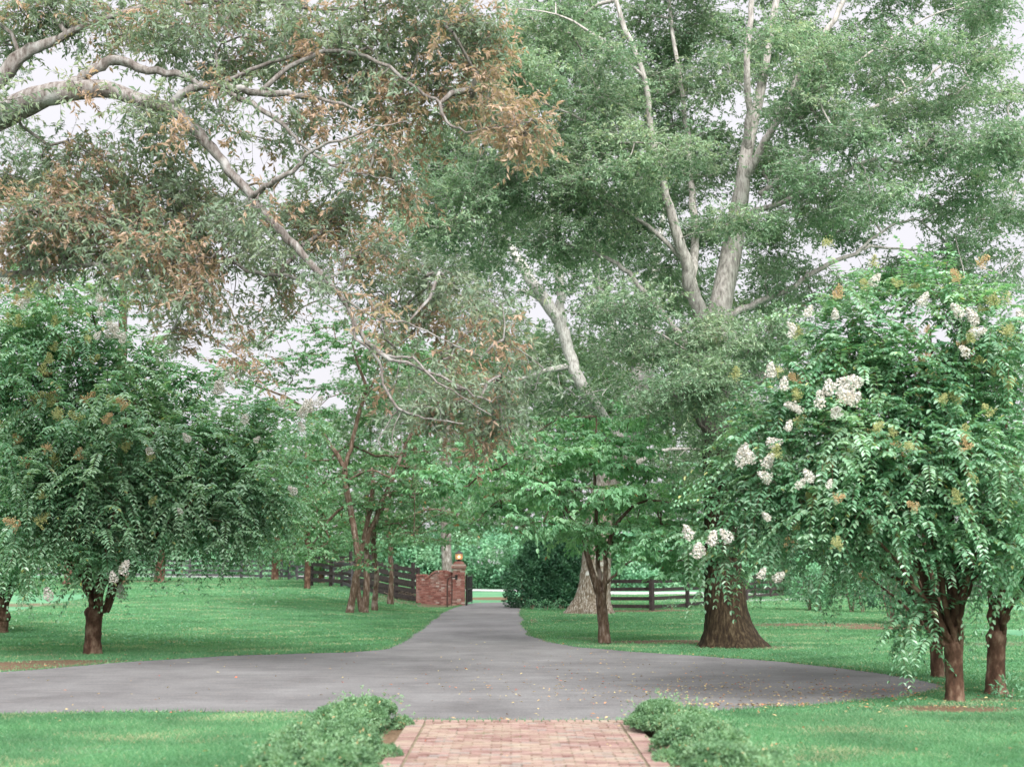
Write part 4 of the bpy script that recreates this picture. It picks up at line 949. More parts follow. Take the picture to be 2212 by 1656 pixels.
FT = [  # px, Y, height, proto, note
 (-260, 118, 13, 0, 'tree beyond the left fence, first from the left edge of the row'),
 (-90, 124, 14, 3, 'dark leaved tree behind the stems of the left edge crepe myrtle'),
 (70, 116, 12, 6, 'tree beyond the left fence, behind the gap left of the left crepe myrtle trunk'),
 (200, 126, 13, 9, 'dark tree straight behind the left crepe myrtle trunk'),
 (330, 118, 12, 1, 'tree beyond the left fence behind the reddish small trunk'),
 (440, 128, 11, 4, 'low tree beyond the left fence under the open patch of sky'),
 (560, 120, 12, 7, 'low tree beyond the left fence behind the little round bush'),
 (680, 124, 13, 10, 'low broad tree beyond the left fence, behind the straight pinkish trunk'),
 (790, 112, 15.5, 3, 'dark tree behind the trunk cluster beyond the left fence'),
 (900, 104, 17, 0, 'tall dark tree just left of and behind the brick gate wall'),
 (1010, 122, 20, 4, 'tall tree behind the lantern pillar beyond the road'),
 (1105, 118, 19, 3, 'tall dark tree beyond the road in line with the drive'),
 (1210, 124, 22, 9, 'tall tree beyond the road behind the dark evergreen bush'),
 (1330, 116, 20, 0, 'tall tree beyond the road behind the lichen covered oak'),
 (1450, 122, 18, 3, 'tree beyond the road over the near corner of the right fence'),
 (1560, 118, 16, 6, 'tree beyond the road behind the big oak trunk'),
 (1680, 126, 13, 1, 'tree beyond the road just right of the big oak trunk'),
 (1800, 120, 12, 4, 'tree beyond the road between the big oak and the right crepe myrtles'),
 (1920, 130, 12, 7, 'tree beyond the road behind the low right crepe myrtle branches'),
 (2050, 124, 12, 10, 'tree beyond the road straight behind the pollarded crepe myrtle'),
 (2180, 130, 13, 0, 'tree beyond the road behind the dark right crepe myrtle'),
 (2330, 122, 14, 3, 'last tree of the far row at the right edge'),
]
for k, (px, Y, H, p, lab) in enumerate(FT):
    far_tree(lab, px, Y, H, p, k * 1.7, 1.15 if H < 14 else 1.0)

# tall canopy trees standing nearer: their crowns show between the oaks
spec_cn = dict(K=12, T=11, L=.17, W=.42, len=.6, spread=.45, droop=.25, upn=.8, sag=.12, tip=.01, tr=.006, tvar=.12, outw=.3, flat=.6)
def canopy(label, px, py, w, top, crown, seed, mat, Y=None, dens=6, bark='willowbark'):
    b = G(px, py); y = b[1]
    lm = [limb([(px, py + 3, y, w * 1.5), (px + 1, py - 20, y, w * 1.1), (px - 3, py - (py - top) * .35, y, w), (px + 4, py - (py - top) * .7, y, w * .7), (px, top, y, w * .3)], 7, .02, seed)]
    r = np.random.default_rng(seed)
    bl = [blob(q[0], q[1], y + r.uniform(-3, 3), q[2], q[3], 2.4, max(3, round(q[2] * q[3] / 5000 * dens)), 0) for q in crown]
    make_tree('tall_tree', label, 'tree', lm, bl, spec_cn, M[bark], M[mat], seed, base=b, group='tall trees between the lawns and the road')
canopy('grey straight trunk rising just behind the brick gate wall', 965, 1285, 22, 640,
       [(960, 960, 90, 40), (900, 1000, 60, 40), (1010, 1010, 70, 40), (1040, 930, 80, 40), (890, 900, 60, 40), (980, 870, 90, 40), (1060, 850, 70, 40), (930, 800, 80, 40), (1020, 780, 80, 40), (960, 720, 80, 40), (1080, 1010, 70, 35), (1130, 950, 80, 40), (1000, 1080, 60, 30), (880, 700, 60, 40), (1030, 680, 70, 40), (1180, 1010, 80, 40), (1140, 880, 80, 40), (920, 640, 60, 40)], 81, 'darkleaf', dens=7)
canopy('tree hidden behind the left crepe myrtle, dark olive crown rising over it', 262, 1262, 26, 420,
       [(500, 420, 80, 40), (600, 440, 90, 40), (560, 520, 90, 40), (660, 520, 80, 40), (480, 560, 60, 40), (620, 580, 80, 30), (700, 440, 60, 40), (440, 620, 60, 30), (350, 640, 60, 40), (250, 640, 70, 40), (640, 350, 60, 40), (740, 350, 70, 50), (400, 380, 70, 40), (790, 380, 60, 40), (540, 600, 50, 25), (740, 560, 60, 40), (430, 470, 60, 40), (370, 560, 60, 40), (280, 500, 80, 60), (180, 540, 80, 50), (80, 600, 90, 50), (680, 650, 80, 22), (600, 690, 70, 12), (740, 690, 50, 25), (500, 720, 50, 10), (560, 745, 40, 10), (310, 600, 60, 40), (800, 480, 60, 50), (830, 600, 50, 50), (860, 480, 50, 50)], 82, 'darkleaf', dens=9, bark='darkbark')
canopy('dark tree at the far left edge behind the pale oak limbs', -60, 1266, 34, 60,
       [(-20, 300, 110, 40), (60, 330, 90, 30), (-60, 200, 100, 60), (-20, 100, 80, 60), (30, 60, 70, 40), (120, 330, 60, 20), (20, 380, 120, 50), (130, 400, 90, 40), (-80, 400, 100, 90), (-100, 600, 120, 100), (-140, 20, 100, 90), (50, 470, 100, 50), (200, 440, 60, 40), (-60, 800, 120, 100)], 83, 'darkleaf', dens=8)

# ---------------------------------------------------------------- bushes
def bush(name, label, lobes, L, n, matn, seed, group=None, W_=.5, cat='bush', tuft=0):
    """lobes: (x,y,z,rx,ry,rz) world"""
    r = np.random.default_rng(seed)
    lobes = np.array(lobes, float)
    base = np.array([lobes[:, 0].mean(), lobes[:, 1].mean(), float(hgt(lobes[:, 0].mean(), lobes[:, 1].mean()))])
    root = thing(name, label, cat, base, group)
    P = []; D = []; N = []
    vol = lobes[:, 3] * lobes[:, 5]
    k = r.choice(len(lobes), n, p=vol / vol.sum())
    u = unit(r.normal(size=(n, 3))); u[:, 2] = np.where(u[:, 2] < (-.35 if tuft else -.85), -u[:, 2], u[:, 2])
    lump = 1 + .16 * np.sin(u[:, 0] * 6 + k) * np.sin(u[:, 1] * 7 + 2 * k) + .1 * np.sin(u[:, 0] * 13 + u[:, 2] * 11)
    q = lobes[k, :3] + u * lobes[k, 3:] * (lump * (.82 + .2 * r.uniform(size=n) ** .6))[:, None]
    if tuft:
        ns = 46
        su = unit(r.normal(size=(len(lobes), ns, 3))); su[..., 2] = np.abs(su[..., 2]) * 1.1 - .1
        j = r.integers(0, ns, n)
        sr = r.uniform(.6, 1.35, (len(lobes), ns)) * tuft
        q = lobes[k, :3] + su[k, j] * lobes[k, 3:] * .86 + u * (sr[k, j] * r.uniform(.75, 1.05, n))[:, None] * np.array([1, 1, .8])
        inner = (((q - lobes[k, :3]) / (lobes[k, 3:] * .8)) ** 2).sum(1) < 1
        q = q[~inner]; u = u[~inner]; k = k[~inner]
    g = hgt(q[:, 0], q[:, 1]); ok = q[:, 2] > g + .01
    q = q[ok]; u = u[ok]; m = len(q)
    D = unit(u * .7 + r.normal(size=(m, 3)) * .55 + np.array([0, 0, .25]))
    N = unit(u + r.normal(size=(m, 3)) * .5 + np.array([0, 0, .4]))
    V, Q, mm = leaf_quads(q, D, N, L * r.uniform(.6, 1.2, m), L * W_)
    cell = np.sin(q[:, 0] * 9 / max(L * 12, .3)) * np.sin(q[:, 2] * 11 / max(L * 12, .3))
    ti = np.clip(.5 + .2 * cell + r.normal(size=m) * .15, 0, .96); ti[r.uniform(size=m) < .004] = 1
    if tuft:   # a few loose shoots and dead leaves break the clipped outline
        ns2 = 70
        kk = r.integers(0, len(lobes), ns2); uu = unit(r.normal(size=(ns2, 3)) * [1, 1, .6] + [0, 0, .7])
        sp = lobes[kk, :3] + uu * lobes[kk, 3:] * 1.0; dd_ = unit(uu + r.normal(size=(ns2, 3)) * .3 + [0, 0, .5])
        tt_ = r.uniform(.03, .2, (ns2, 9)); qq = (sp[:, None] + dd_[:, None] * tt_[..., None]).reshape(-1, 3)
        V2, Q2, _ = leaf_quads(qq, unit(np.repeat(dd_, 9, 0) + r.normal(size=(ns2 * 9, 3)) * .8), r.normal(size=(ns2 * 9, 3)) + [0, 0, 1], L * 1.1, L * .5)
        Q = np.vstack([Q, Q2 + len(V)]); V = np.vstack([V, V2])
        t2 = r.uniform(.5, .95, ns2 * 9); t2[r.uniform(size=ns2 * 9) < .04] = 1; ti = np.concatenate([ti, t2])
    mesh_obj('foliage', V, [Q], M[matn], root, base, False, ti)
    mb = MB()
    for l in lobes:
        for _ in range(5):
            th = r.uniform(0, 6.28); e_ = l[:3] + np.array([cos(th) * l[3] * .3, sin(th) * l[4] * .3, l[5] * .3])
            s_ = np.array([l[0] + cos(th) * .04, l[1] + sin(th) * .04, float(hgt(l[0], l[1])) - .02])
            mb.tube([s_, (s_ + e_) / 2 + r.normal(size=3) * .05 * l[3], e_], [.012 * (1 + l[3]), .01 * (1 + l[3]), .004], 5)
    mb.build('stem', M['twig'], root, base)
    return root

def lob(px, py, rx_px, h, dy=None):
    """ground contact pixel, half width in px, height in m"""
    g = G(px, py); rx = rx_px / F * g[1]
    return (g[0], g[1], g[2] + h * .35, rx, dy or rx, h * .65)
HG = 'low clipped mounds edging the brick path'
bush('low_shrub', 'low green mound at the far left corner of the brick path', [lob(790, 1578, 68, 0.295, .5), lob(735, 1590, 54, 0.279, .45)], .034, 56000, 'box', 1, HG, .5, 'shrub', .11)
bush('low_shrub', 'second low mound from the drive on the left side of the path', [lob(700, 1640, 68, 0.295, .5), lob(640, 1650, 54, 0.279, .5), lob(760, 1635, 45, 0.295, .4)], .034, 58000, 'box', 2, HG, .5, 'shrub', .11)
bush('low_shrub', 'low mound cut by the bottom edge left of the path', [lob(640, 1710, 99, 0.312, .5), lob(740, 1705, 63, 0.295, .45)], .034, 54000, 'box', 3, HG, .5, 'shrub', .11)
bush('low_shrub', 'low green mound at the far right corner of the brick path', [lob(1430, 1585, 58, 0.295, .5), lob(1490, 1590, 45, 0.246, .45)], .034, 54000, 'box', 4, HG, .5, 'shrub', .11)
bush('low_shrub', 'second low mound from the drive on the right side of the path', [lob(1490, 1635, 63, 0.328, .5), lob(1550, 1640, 54, 0.262, .5)], .034, 56000, 'box', 5, HG, .5, 'shrub', .11)
bush('low_shrub', 'low mound cut by the bottom edge right of the path', [lob(1560, 1700, 76, 0.312, .5), lob(1650, 1710, 72, 0.246, .5)], .034, 54000, 'box', 6, HG, .5, 'shrub', .11)
for k, (px, py, s) in enumerate([(868, 1572, 22), (838, 1640, 28), (1372, 1572, 20), (1440, 1650, 26)]):
    bush('ground_plant', ['small blue green tuft at the left end of the path edge by the drive', 'small tuft spilling on the bricks from the second left mound', 'small tuft at the right end of the path edge by the drive', 'small tuft spilling on the bricks near the bottom right'][k],
         [lob(px, py, s, .12, .18)], .04, 1500, 'box', 20 + k, 'tufts along the path edge', .3, 'plant')

e_ = G(1195, 1312); Yb = e_[1]
bush('evergreen_bush', 'large dark glossy bush between the drive mouth and the lichen covered oak',
     [(e_[0] - 1.1, Yb, .95, .95, 1.1, 1.15), (e_[0] + .2, Yb - .6, .6, 1.2, .6, .7), (e_[0] + 1.1, Yb - .4, .5, .6, .6, .6), (e_[0], Yb + .2, 1.3, 1.25, 1.2, 1.45), (e_[0] + .9, Yb + .1, 1.0, .95, 1.1, 1.2), (e_[0] - .5, Yb + .4, 2.2, .8, .9, .8), (e_[0] + .5, Yb + .4, 2.2, .8, .9, .9)], .15, 30000, 'shrub', 7, None, .45)
g = G(722, 1258)
bush('round_bush', 'little round bush in front of the left fence', [(g[0], g[1], g[2] + 1.3, 1.6, 1.5, 1.1), (g[0] - 1.2, g[1], g[2] + 1.9, 1.1, 1.2, 1.0), (g[0] + 1.1, g[1], g[2] + 1.9, 1.1, 1.2, 1.)], .16, 7000, 'dogdark', 8)
for k, (px, py, w, h) in enumerate([(1840, 1322, 60, 2.2), (1925, 1346, 70, 2.0), (1995, 1325, 50, 2.0), (1750, 1318, 50, 1.6)]):
    g = G(px, py); rx = w / F * g[1]
    bush('young_shrub', ['young upright shrub on the far right lawn with yellowing stems', 'spreading shrub on its brown mulch patch right of the big oak', 'loose shrub behind the stems of the dark right crepe myrtle', 'low shrub before the far end of the right fence'][k],
         [(g[0], g[1], g[2] + h * .6, rx, rx, h * .4), (g[0] + rx * .4, g[1], g[2] + h * .35, rx * .5, rx * .5, h * .3)], .13, 2600, 'thicket' if k != 1 else 'shrub', 30 + k, 'young shrubs on the right lawn')
for k, (px, py) in enumerate([(1180, 1318), (1212, 1316), (1150, 1316), (1450, 1316), (2180, 1508), (1622, 1392)]):
    g = G(px, py); s = .28 if k < 4 else .2
    bush('weed', ['weed tuft at the left foot of the evergreen bush', 'weed tuft right of the evergreen bush foot', 'weed tuft at the drive edge under the evergreen bush', 'weed growing at the second post of the right fence', 'weed beside the dark right crepe myrtle trunk', 'weed on the root flare of the big oak'][k],
         [(g[0], g[1], g[2] + s * .4, s * 1.1, s, s)], .09, 160, 'thicket', 50 + k, 'weeds on the lawns', .35, 'weed')

# dense thicket on the bank beyond the road, nobody could count its plants
def thicket():
    r = np.random.default_rng(77); P = []; 
    n = 230
    cx = np.concatenate([r.uniform(-48, 50, n), r.uniform(-8, 26, 70)]); cy = np.interp(cx, [-48, -24, -8, 10, 50], [121, 110, 104, 100, 109]) + r.uniform(0, 7, len(cx))
    cz = r.uniform(.3, 3.4, len(cx)) * np.where((cx > -6) & (cx < 14), 1.15, .8)
    N_ = 130000
    k = r.integers(0, len(cx), N_)
    u = unit(r.normal(size=(N_, 3)))
    q = np.stack([cx[k], cy[k], cz[k] + hgt(cx[k], cy[k])], 1) + u * np.array([1.7, 1.2, .9]) * r.uniform(.75, 1.05, (N_, 1))
    q = q[q[:, 2] > hgt(q[:, 0], q[:, 1])]; m = len(q); u = u[:m]
    D = unit(r.normal(size=(m, 3)) * .6 + np.array([0, -.3, -.35]))
    Nn = unit(np.array([0, -.4, .9]) + r.normal(size=(m, 3)) * .45)
    V, Q, mm = leaf_quads(q, D, Nn, .24 * r.uniform(.6, 1.3, m), .17)
    t = np.clip(.5 + .3 * np.sin(q[:, 0] * 1.3) * np.sin(q[:, 2] * 2) + r.normal(size=m) * .15, 0, 1)
    o = mesh_obj('undergrowth', V, [Q], M['thicket'], None, (0, 0, 0), False, t); o['kind'] = 'stuff'
    o['label'] = 'dense leafy undergrowth on the bank beyond the road'; o['category'] = 'undergrowth'
thicket()

# ---------------------------------------------------------------- fences
def fence(label, pts, post_sp, H, rails, mat, group, bh=.14):
    P = np.array([[*p[:2]] for p in pts]); 
    base = np.array([P[0][0], P[0][1], float(hgt(*P[0]))])
    root = thing('board_fence', label, 'fence', base, group)
    seg = np.linalg.norm(np.diff(P, axis=0), axis=1); cum = np.concatenate([[0], np.cumsum(seg)])
    n = max(1, round(cum[-1] / post_sp)); s = np.linspace(0, cum[-1], n + 1)
    xy = np.column_stack([np.interp(s, cum, P[:, 0]), np.interp(s, cum, P[:, 1])])
    z = hgt(xy[:, 0], xy[:, 1])
    r = np.random.default_rng(int(abs(P[0][0]) * 10))
    for a, zz in zip(xy, z):
        mb = MB(); d = 0
        mb.box((a[0], a[1], zz + H / 2), (.13, .13, H + .1), math.atan2(P[-1][1] - P[0][1], P[-1][0] - P[0][0]))
        mb.build('post', mat, root, base)
    for h in rails:
        mb = MB()
        for k in range(n):
            off = unit(np.array([-(xy[k + 1] - xy[k])[1], (xy[k + 1] - xy[k])[0]])) * .085
            e0, e1 = r.normal() * .012, r.normal() * .012
            mb.beam((xy[k][0] - off[0] * -1, xy[k][1] + off[1], z[k] + h + e0), (xy[k + 1][0] + off[0], xy[k + 1][1] + off[1], z[k + 1] + h + e1), .025, bh)
        mb.build('rail', mat, root, base)
    return root
FG = 'dark four board fences along the grounds'
pR = [G(1322, 1316)[:2] + np.array([-1.0, 0]), G(1407, 1318)[:2]]
R4 = [.28, .56, .84, 1.12]
fence('near panel of the dark board fence between the lichen covered oak and its corner post', [pR[0], pR[1]], 2.9, 1.2, [.14, .46, .80, 1.12], M['fence'], FG)
c0 = pR[1]
fence('dark board fence running away behind the big oak toward the right', [c0 + np.array([.05, .1]), G(1505, 1312.5)[:2], (13.2, 79), (21, 90), (33, 104)], 3.0, 1.2, [.14, .46, .80, 1.12], M['fence'], FG)
wl = G(905, 1288); 
fence('high dark board fence tight against the brick gate wall', [np.array([-4.25, 66.6]), np.array([-7.4, 69.5])], 1.6, 1.55, [.2, .52, .84, 1.16, 1.45], M['fence'], FG, .2)
fence('grey board fence climbing across the far left lawn', [np.array([-7.5, 69.6]), np.array([-10.5, 80]), np.array([-14.5, 93]), np.array([-20, 101]), np.array([-30, 106]), np.array([-48, 112])], 3.0, 1.3, [.2, .52, .84, 1.16], M['fencegrey'], FG)
fence('second dark fence showing through the gaps behind the high one by the wall', [np.array([-4.6, 68.6]), np.array([-10.0, 73.6])], 1.5, 1.7, [.3, .68, 1.05, 1.42], M['fence'], FG, .16)

# ---------------------------------------------------------------- gate wall
M['brick'] = brick_mat('wall_brick', [(0, (.15, .055, .045)), (.45, (.25, .1, .08)), (.85, (.33, .16, .13)), (.93, (.38, .28, .24)), (1, (.45, .38, .34))], False)
M['mortar'] = plain_mat('mortar', (.2, .15, .13), (.34, .28, .25), 15, .95)
gw = np.array([-2.35, 65.3, 0.0])      # middle of the pillar foot
root = thing('brick_gate_wall', 'red brick gate wall sweeping up to a square pillar at the left of the drive', 'wall', gw)
def bricks(mb, p0, p1, topf, th, r):
    p0 = np.array(p0, float); p1 = np.array(p1, float); L = np.linalg.norm(p1 - p0); d = (p1 - p0) / L; rz = math.atan2(d[1], d[0])
    row = 0; z = .0
    while z < 2.4:
        x = -(.1 if row % 2 else 0)
        while x < L:
            a, b = max(0, x), min(L, x + .2)
            if b - a > .04 and z + .07 < topf((a + b) / 2 / L):
                c = p0 + d * (a + b) / 2
                mb.box((c[0], c[1], z + .035 + float(min(0, hgt(c[0], c[1])))), (b - a - .012, th + r.uniform(-.004, .004), .058), rz)
            x += .2
        z += .072; row += 1
r = np.random.default_rng(9)
PH = 1.72
mb = MB()
pw = .54
# pillar faces as a stack of bricks (running bond on four sides)
z = 0; row = 0
while z < PH - .2:
    for sx, sy, rz in ((0, -1, 0), (0, 1, 0), (-1, 0, pi / 2), (1, 0, pi / 2)):
        n = 3
        for k in range(n):
            t = (k + .5) / n - .5 + (.04 if row % 2 else -.04)
            c = np.array([sx * (pw / 2 - .05) + (t * pw if sx == 0 else 0), sy * (pw / 2 - .05) + (t * pw * .8 if sy == 0 else 0)])
            mb.box((gw[0] + c[0], gw[1] + c[1], z + .035), (pw / n - .012, .1 + (.004 if sx else 0), .058), rz)
    z += .072; row += 1
for k, ex in enumerate((.03, .06, .03, -.03)):
    mb.box((gw[0], gw[1], z + .034), (pw + ex * 2 - .004, pw + ex * 2 - .004, .062)); z += .07
mb.box((gw[0], gw[1], z + .02), (pw - .16, pw - .16, .08))
ptop = z + .06
t_ = np.repeat(r.uniform(size=mb.n // 8), 6)
mb.build('pillar', M['brick'], root, gw, tint=t_)
mb = MB(); mb.box((gw[0], gw[1], (PH - .22) / 2), (pw - .03, pw - .03, PH - .22)); 
w1 = np.array([-4.25, 66.5]); w0 = gw[:2] + np.array([-pw / 2, .1])
d = w0 - w1; 
def topf(t):   # t from 0 (far end) to 1 (pillar)
    if t < .22: return 1.3
    s = ss(.22, .62, t) 
    return 1.16 + .32 * float(s) - .12 * float(ss(.72, 1.0, t))
n = 24
for k in range(n):
    t = (k + .5) / n; c = w1 + d * t; hh = topf(t) - .05
    mb.box((c[0], c[1], hh / 2), (np.linalg.norm(d) / n + .001, .19 - (k % 2) * .002, hh), math.atan2(d[1], d[0]))
mb.build('mortar_core', M['mortar'], root, gw)
mb = MB(); bricks(mb, w1, w0, topf, .225, r)
# coping course
for k in range(30):
    t = (k + .5) / 30; c = w1 + d * t
    dz = (topf(min(t + .02, 1)) - topf(max(t - .02, 0))) / (.04 * np.linalg.norm(d)) if not (.18 < t < .26) else 0
    mb.box((c[0], c[1], topf(t) + .01), (.066, .27, .09), math.atan2(d[1], d[0]), math.atan(dz) * 1)
t_ = np.repeat(r.uniform(size=mb.n // 8), 6)
mb.build('wall_panel', M['brick'], root, gw, tint=t_)

lp = np.array([gw[0], gw[1], ptop])
lan = thing('pillar_lantern', 'small lit lantern on top of the brick gate pillar', 'lantern', lp)
mb = MB()
mb.tube([lp + [0, 0, 0], lp + [0, 0, .03], lp + [0, 0, .07]], [.12, .12, .05], 10)
for a in range(4):
    x, y = (.11 if a % 2 else -.11), (.11 if a // 2 else -.11)
    mb.beam(lp + [x, y, .08], lp + [x * 1.15, y * 1.15, .34], .012, .012)
    mb.tube([lp + [x, y, .08], lp + [x * 1.15, y * 1.15, .34]], [.008, .008], 5)
mb.box(lp + [0, 0, .08], (.24, .24, .015))
mb.tube([lp + [0, 0, .335], lp + [0, 0, .36], lp + [0, 0, .44], lp + [0, 0, .5]], [.19, .18, .06, .015], 8)
mb.build('frame', M['iron'], lan, lp)
m, n_, out = new_mat('amber_glass')
p = n_.nodes.new("ShaderNodeBsdfPrincipled"); p.inputs['Base Color'].default_value = (.8, .42, .22, 1); p.inputs['Roughness'].default_value = .3
p.inputs['Emission Color'].default_value = (1, .42, .2, 1); p.inputs['Emission Strength'].default_value = .12; p.inputs['Alpha'].default_value = .6
n_.links.new(p.outputs[0], out.inputs[0]); M['amber'] = m
m, n_, out = new_mat('lit_bulb')
em = n_.nodes.new("ShaderNodeEmission"); em.inputs[0].default_value = (1, .8, .5, 1); em.inputs[1].default_value = 3; n_.links.new(em.outputs[0], out.inputs[0]); M['bulb'] = m
mb = MB(); mb.tube([lp + [0, 0, .09], lp + [0, 0, .33]], [.145, .165], 4, cap=False); mb.build('glass', M['amber'], lan, lp)
mb = MB(); mb.tube([lp + [0, -.0, .15], lp + [0, 0, .18], lp + [0, 0, .22], lp + [0, 0, .25]], [.02, .05, .05, .012], 10); mb.build('bulb', M['bulb'], lan, lp, True)
ll = bpy.data.lights.new('lantern_light', 'POINT'); ll.energy = 3; ll.color = (1, .6, .3); ll.shadow_soft_size = .05
lo_ = bpy.data.objects.new('lantern_light', ll); col.objects.link(lo_); lo_.parent = lan; lo_.location = (0, 0, .2)

# black iron gate folded back against the pillar, seen edge on
gb = np.array([gw[0] + pw / 2 + .08, gw[1] - .1, 0.0])
gt = thing('iron_gate', 'black iron gate leaf seen edge on, opened beside the brick pillar', 'gate', gb)
mb = MB()
ge = gb + np.array([.16, 2.6, 0])
for h in (.12, .7, 1.25): mb.beam(gb + [0, 0, h], ge + [0, 0, h], .04, .04)
for a in (gb, ge): mb.beam(a + [0, -.03, .0], a + [0.001, .03, .0], .05, .02)
mb.tube([gb, gb + [0, 0, 1.35]], [.045, .045], 8); mb.tube([ge + [0, 0, .05], ge + [0, 0, 1.35]], [.03, .03], 8)
mb.build('gate_frame', M['iron'], gt, gb)
mb = MB(); S = np.array([gb + (ge - gb) * t + np.array([0, 0, .12]) for t in np.linspace(.06, .94, 16)]); mb.frusta(S, S + np.array([0, 0, 1.13]), .011, .011, 6)
mb.build('bars', M['iron'], gt, gb)

# gooseneck keypad post
kb = G(966, 1311)
kp = thing('keypad_post', 'dark rusty gooseneck post with a small box on its arm, before the brick gate wall', 'post', kb)
mb = MB()
q = kb; mb.tube([q, q + [0, 0, .5], q + [0, 0, 1.05], q + [.02, 0, 1.17], q + [.1, 0, 1.24], q + [.24, 0, 1.26], q + [.33, 0, 1.26]], [.032, .03, .03, .03, .03, .03, .03], 10)
mb.box(q + [0, 0, .01], (.16, .16, .02)); mb.build('post', M['rustiron'], kp, kb, False)
mb = MB(); mb.box(q + [.38, 0, 1.24], (.11, .1, .17)); mb.box(q + [.38, -.035, 1.34], (.14, .17, .03)); mb.build('keypad_box', M['iron'], kp, kb)

# brush pile of cut branches
bb = G(890, 1298)
r = np.random.default_rng(12)
mb = MB()
for k in range(75):
    a = r.uniform(0, 6.28); l = r.uniform(.35, 1.3); c = bb + np.array([r.normal() * .55, r.normal() * .3, r.uniform(.02, .35)])
    dv = np.array([cos(a), sin(a) * .5, r.uniform(-.15, .45)]) * l / 2
    mid = c + r.normal(size=3) * .08
    w = r.uniform(.006, .022)
    P3 = np.array([c - dv, mid, c + dv]); P3[:, 2] = np.maximum(P3[:, 2], hgt(P3[:, 0], P3[:, 1]) + .01)
    mb.tube(P3, [w, w * .8, w * .4], 5)
q = bb + np.array([.75, -.2, 0]); mb.tube([q + [-.5, 0, .35], q + [-.15, 0, .33], q + [.1, 0, .15], q + [.15, 0, .0]], [.03, .03, .028, .022], 6)
pile = thing('brush_pile', 'heap of cut bare branches lying between the fence and the brick wall', 'brush pile', bb)
mb.build('branches', M['twig'], pile, bb)

# white marker post right of the big oak
wpb = G(1607, 1321)
wp = thing('marker_post', 'thin white post just right of the big oak trunk', 'post', wpb)
mb = MB(); mb.box(wpb + [0, 0, .42], (.085, .085, .84)); mb.box(wpb + [0, 0, .85], (.11, .11, .03)); mb.build('post', M['white'], wp, wpb)
mb = MB(); mb.box(wpb + [0, 0, .015], (.2, .2, .03)); mb.build('base_plate', M['white'], wp, wpb)

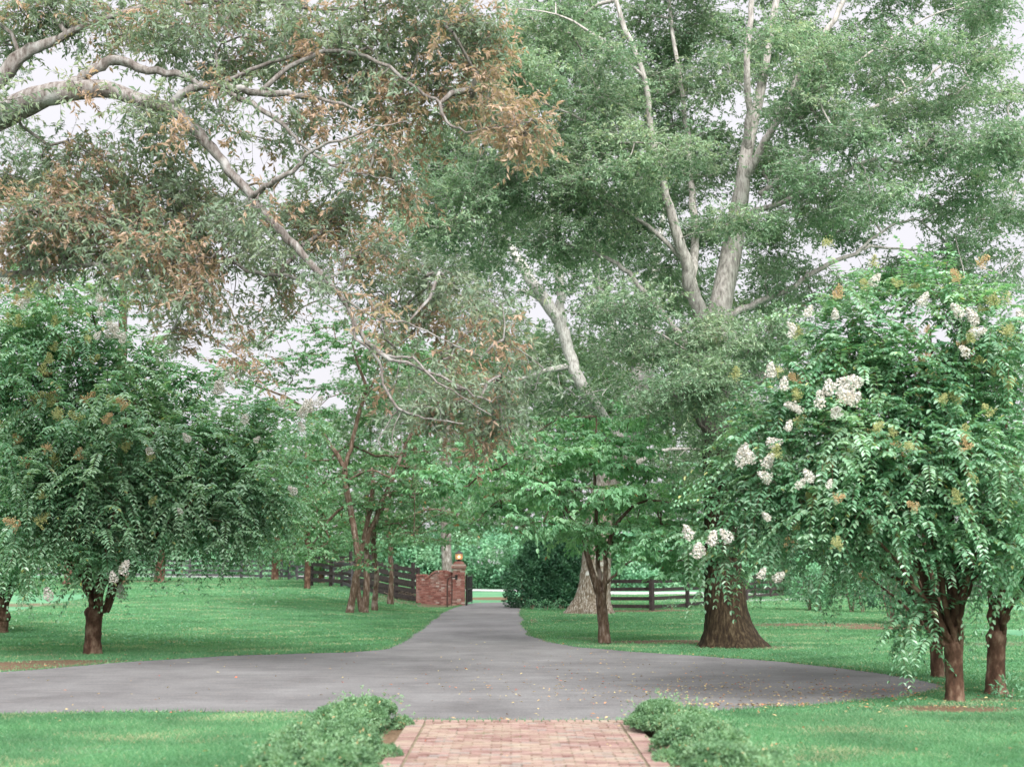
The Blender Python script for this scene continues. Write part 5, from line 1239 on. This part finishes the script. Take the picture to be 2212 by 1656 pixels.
# ---------------------------------------------------------------- grass and litter
HL = np.array([[G(640, 1640)[0], 14.4], ])
def grass():
    r = np.random.default_rng(15)
    out = []
    def zone(x0, x1, y0, y1, n, L, w, lean=.5):
        x = r.uniform(x0, x1, n); y = r.uniform(y0, y1, n)
        fr = np.abs(x) < (1106 / F) * y + 1.0
        ok = fr & ~inpoly(x, y, APOLY) & ~inpath(x, y, .0)
        b = bareness(x, y)
        pn = .5 + .3 * np.sin(x * 1.9 + np.sin(y * 1.3)) * np.sin(y * 2.3 + 1.7 * np.sin(x * .9))
        ok &= r.uniform(size=n) > b * (.62 + .9 * pn)
        x, y = x[ok], y[ok]; m = len(x)
        z = hgt(x, y)
        th = r.uniform(0, 6.28, m)
        D = unit(np.stack([np.cos(th) * lean, np.sin(th) * lean, np.ones(m)], 1) * np.array([1, 1, 1]) + r.normal(size=(m, 3)) * .25)
        Nn = np.stack([-np.sin(th), np.cos(th), .3 + 0 * th], 1)
        pt = .5 + .35 * np.sin(x * .8 + 1.1 * np.sin(y * .45)) * np.sin(y * .6 + .5)
        ti = np.clip(.25 + .35 * pt + r.normal(size=m) * .2, 0, .9)
        pa = np.sin(x * 1.1 + 2 * np.sin(y * .7 + 1)) * np.sin(y * 1.7 + 1.5 * np.sin(x * .6)) + .35 * np.sin(x * 4.3 + y) * np.sin(y * 5.1 - x)
        dry = r.uniform(size=m) < np.clip((pa - .35) * .55, .015, .4)
        ti[dry] = r.uniform(.92, 1, dry.sum())
        out.append((np.stack([x, y, z - .003], 1), D, Nn, L * r.uniform(.5, 1.3, m), np.full(m, w), ti))
    zone(-6.5, 6.8, 12.8, 18.8, 300000, .05, .009, .9)
    zone(1.5, 9.5, 18, 24, 90000, .05, .012, .9)
    zone(-13, 3, 24, 34, 130000, .055, .016, 1)
    zone(0, 13, 24, 42, 150000, .055, .018, 1)
    zone(-17, -2, 34, 62, 150000, .06, .028, 1.1)
    zone(0, 20, 42, 64, 120000, .06, .03, 1.1)
    zone(-30, -4, 62, 100, 130000, .07, .05, 1.2)
    zone(4, 30, 64, 88, 70000, .07, .05, 1.2)
    # longer tufts hanging over the edges of the drive
    e = APOLY; d = np.roll(e, -1, 0) - e; L = np.linalg.norm(d, axis=1); 
    k = r.choice(len(e), 26000, p=L / L.sum()); t = r.uniform(size=26000)
    p = e[k] + d[k] * t[:, None] + r.normal(size=(26000, 2)) * .05
    okk = ~inpath(p[:, 0], p[:, 1], .1) & (p[:, 1] < 66) & (p[:, 1] > 10)
    p = p[okk]; m = len(p)
    out.append((np.column_stack([p, np.zeros(m)]), unit(r.normal(size=(m, 3)) * .7 + [0, 0, .8]), r.normal(size=(m, 3)), .07 * r.uniform(.5, 1.2, m), np.full(m, .012) , np.clip(.4 + r.normal(size=m) * .3, 0, 1)))
    a = [np.concatenate([q[i] for q in out]) for i in range(6)]
    n = len(a[0]); D = unit(a[1]); S = unit(np.cross(D, a[2])) * (a[4] / 2)[:, None]
    tip = a[0] + D * a[3][:, None] ; tip[:, 2] = np.maximum(tip[:, 2], a[0][:, 2] + .012)
    V = np.stack([a[0] - S, a[0] + S, tip], 1).reshape(-1, 3)
    o = mesh_obj('grass', V, [np.arange(3 * n).reshape(n, 3)], M['blade'], None, (0, 0, 0), False, a[5])
    o['kind'] = 'stuff'; o['label'] = 'short mown green grass blades covering the lawns'; o['category'] = 'grass'
grass()

def litter():
    r = np.random.default_rng(16); X = []; 
    def sc_(n, cx, cy, sx, sy): X.append(np.column_stack([r.normal(cx, sx, n), r.normal(cy, sy, n)]))
    sc_(900, 4.2, 21.5, 1.9, 1.3); sc_(260, 1.5, 24, 2.0, 2.5); sc_(120, 1.8, 29, 2, 3); sc_(70, -3, 24, 3, 3); sc_(60, -6, 29, 3, 3)
    sc_(60, .1, 15.5, 1.2, 1.3); sc_(60, 12, 36, 4, 3); sc_(40, -2, 17, 3, 2); sc_(120, 9, 45, 6, 6); sc_(70, -8, 36, 4, 6); sc_(40, 5, 16, 3, 2)
    x = r.uniform(.9, 3.0, 160); X.append(np.column_stack([x + 1.0, 19.9 - .12 * (x - 1) + r.normal(size=160) * .05]))
    e = APOLY; k = r.integers(0, len(e), 500); X.append(e[k] + r.normal(size=(500, 2)) * .09)
    X = np.vstack(X); m = len(X)
    z = hgt(X[:, 0], X[:, 1]) + .02 + .02 * r.uniform(size=m)
    th = r.uniform(0, 6.28, m)
    D = np.stack([np.cos(th), np.sin(th), r.normal(size=m) * .15], 1)
    V, Q, mm = leaf_quads(np.column_stack([X, z]), D, np.array([0, 0, 1.]) + r.normal(size=(m, 3)) * .25, .058 * r.uniform(.4, 1.3, m), .03 * r.uniform(.5, 1.3, m))
    o = mesh_obj('fallen_leaves', V, [Q], M['litter'], None, (0, 0, 0), False, r.uniform(size=m) ** .8)
    o['kind'] = 'stuff'; o['label'] = 'small dry leaves scattered over the drive and lawns'; o['category'] = 'leaf litter'
litter()
print('verts', sum(len(me.vertices) for me in bpy.data.meshes))
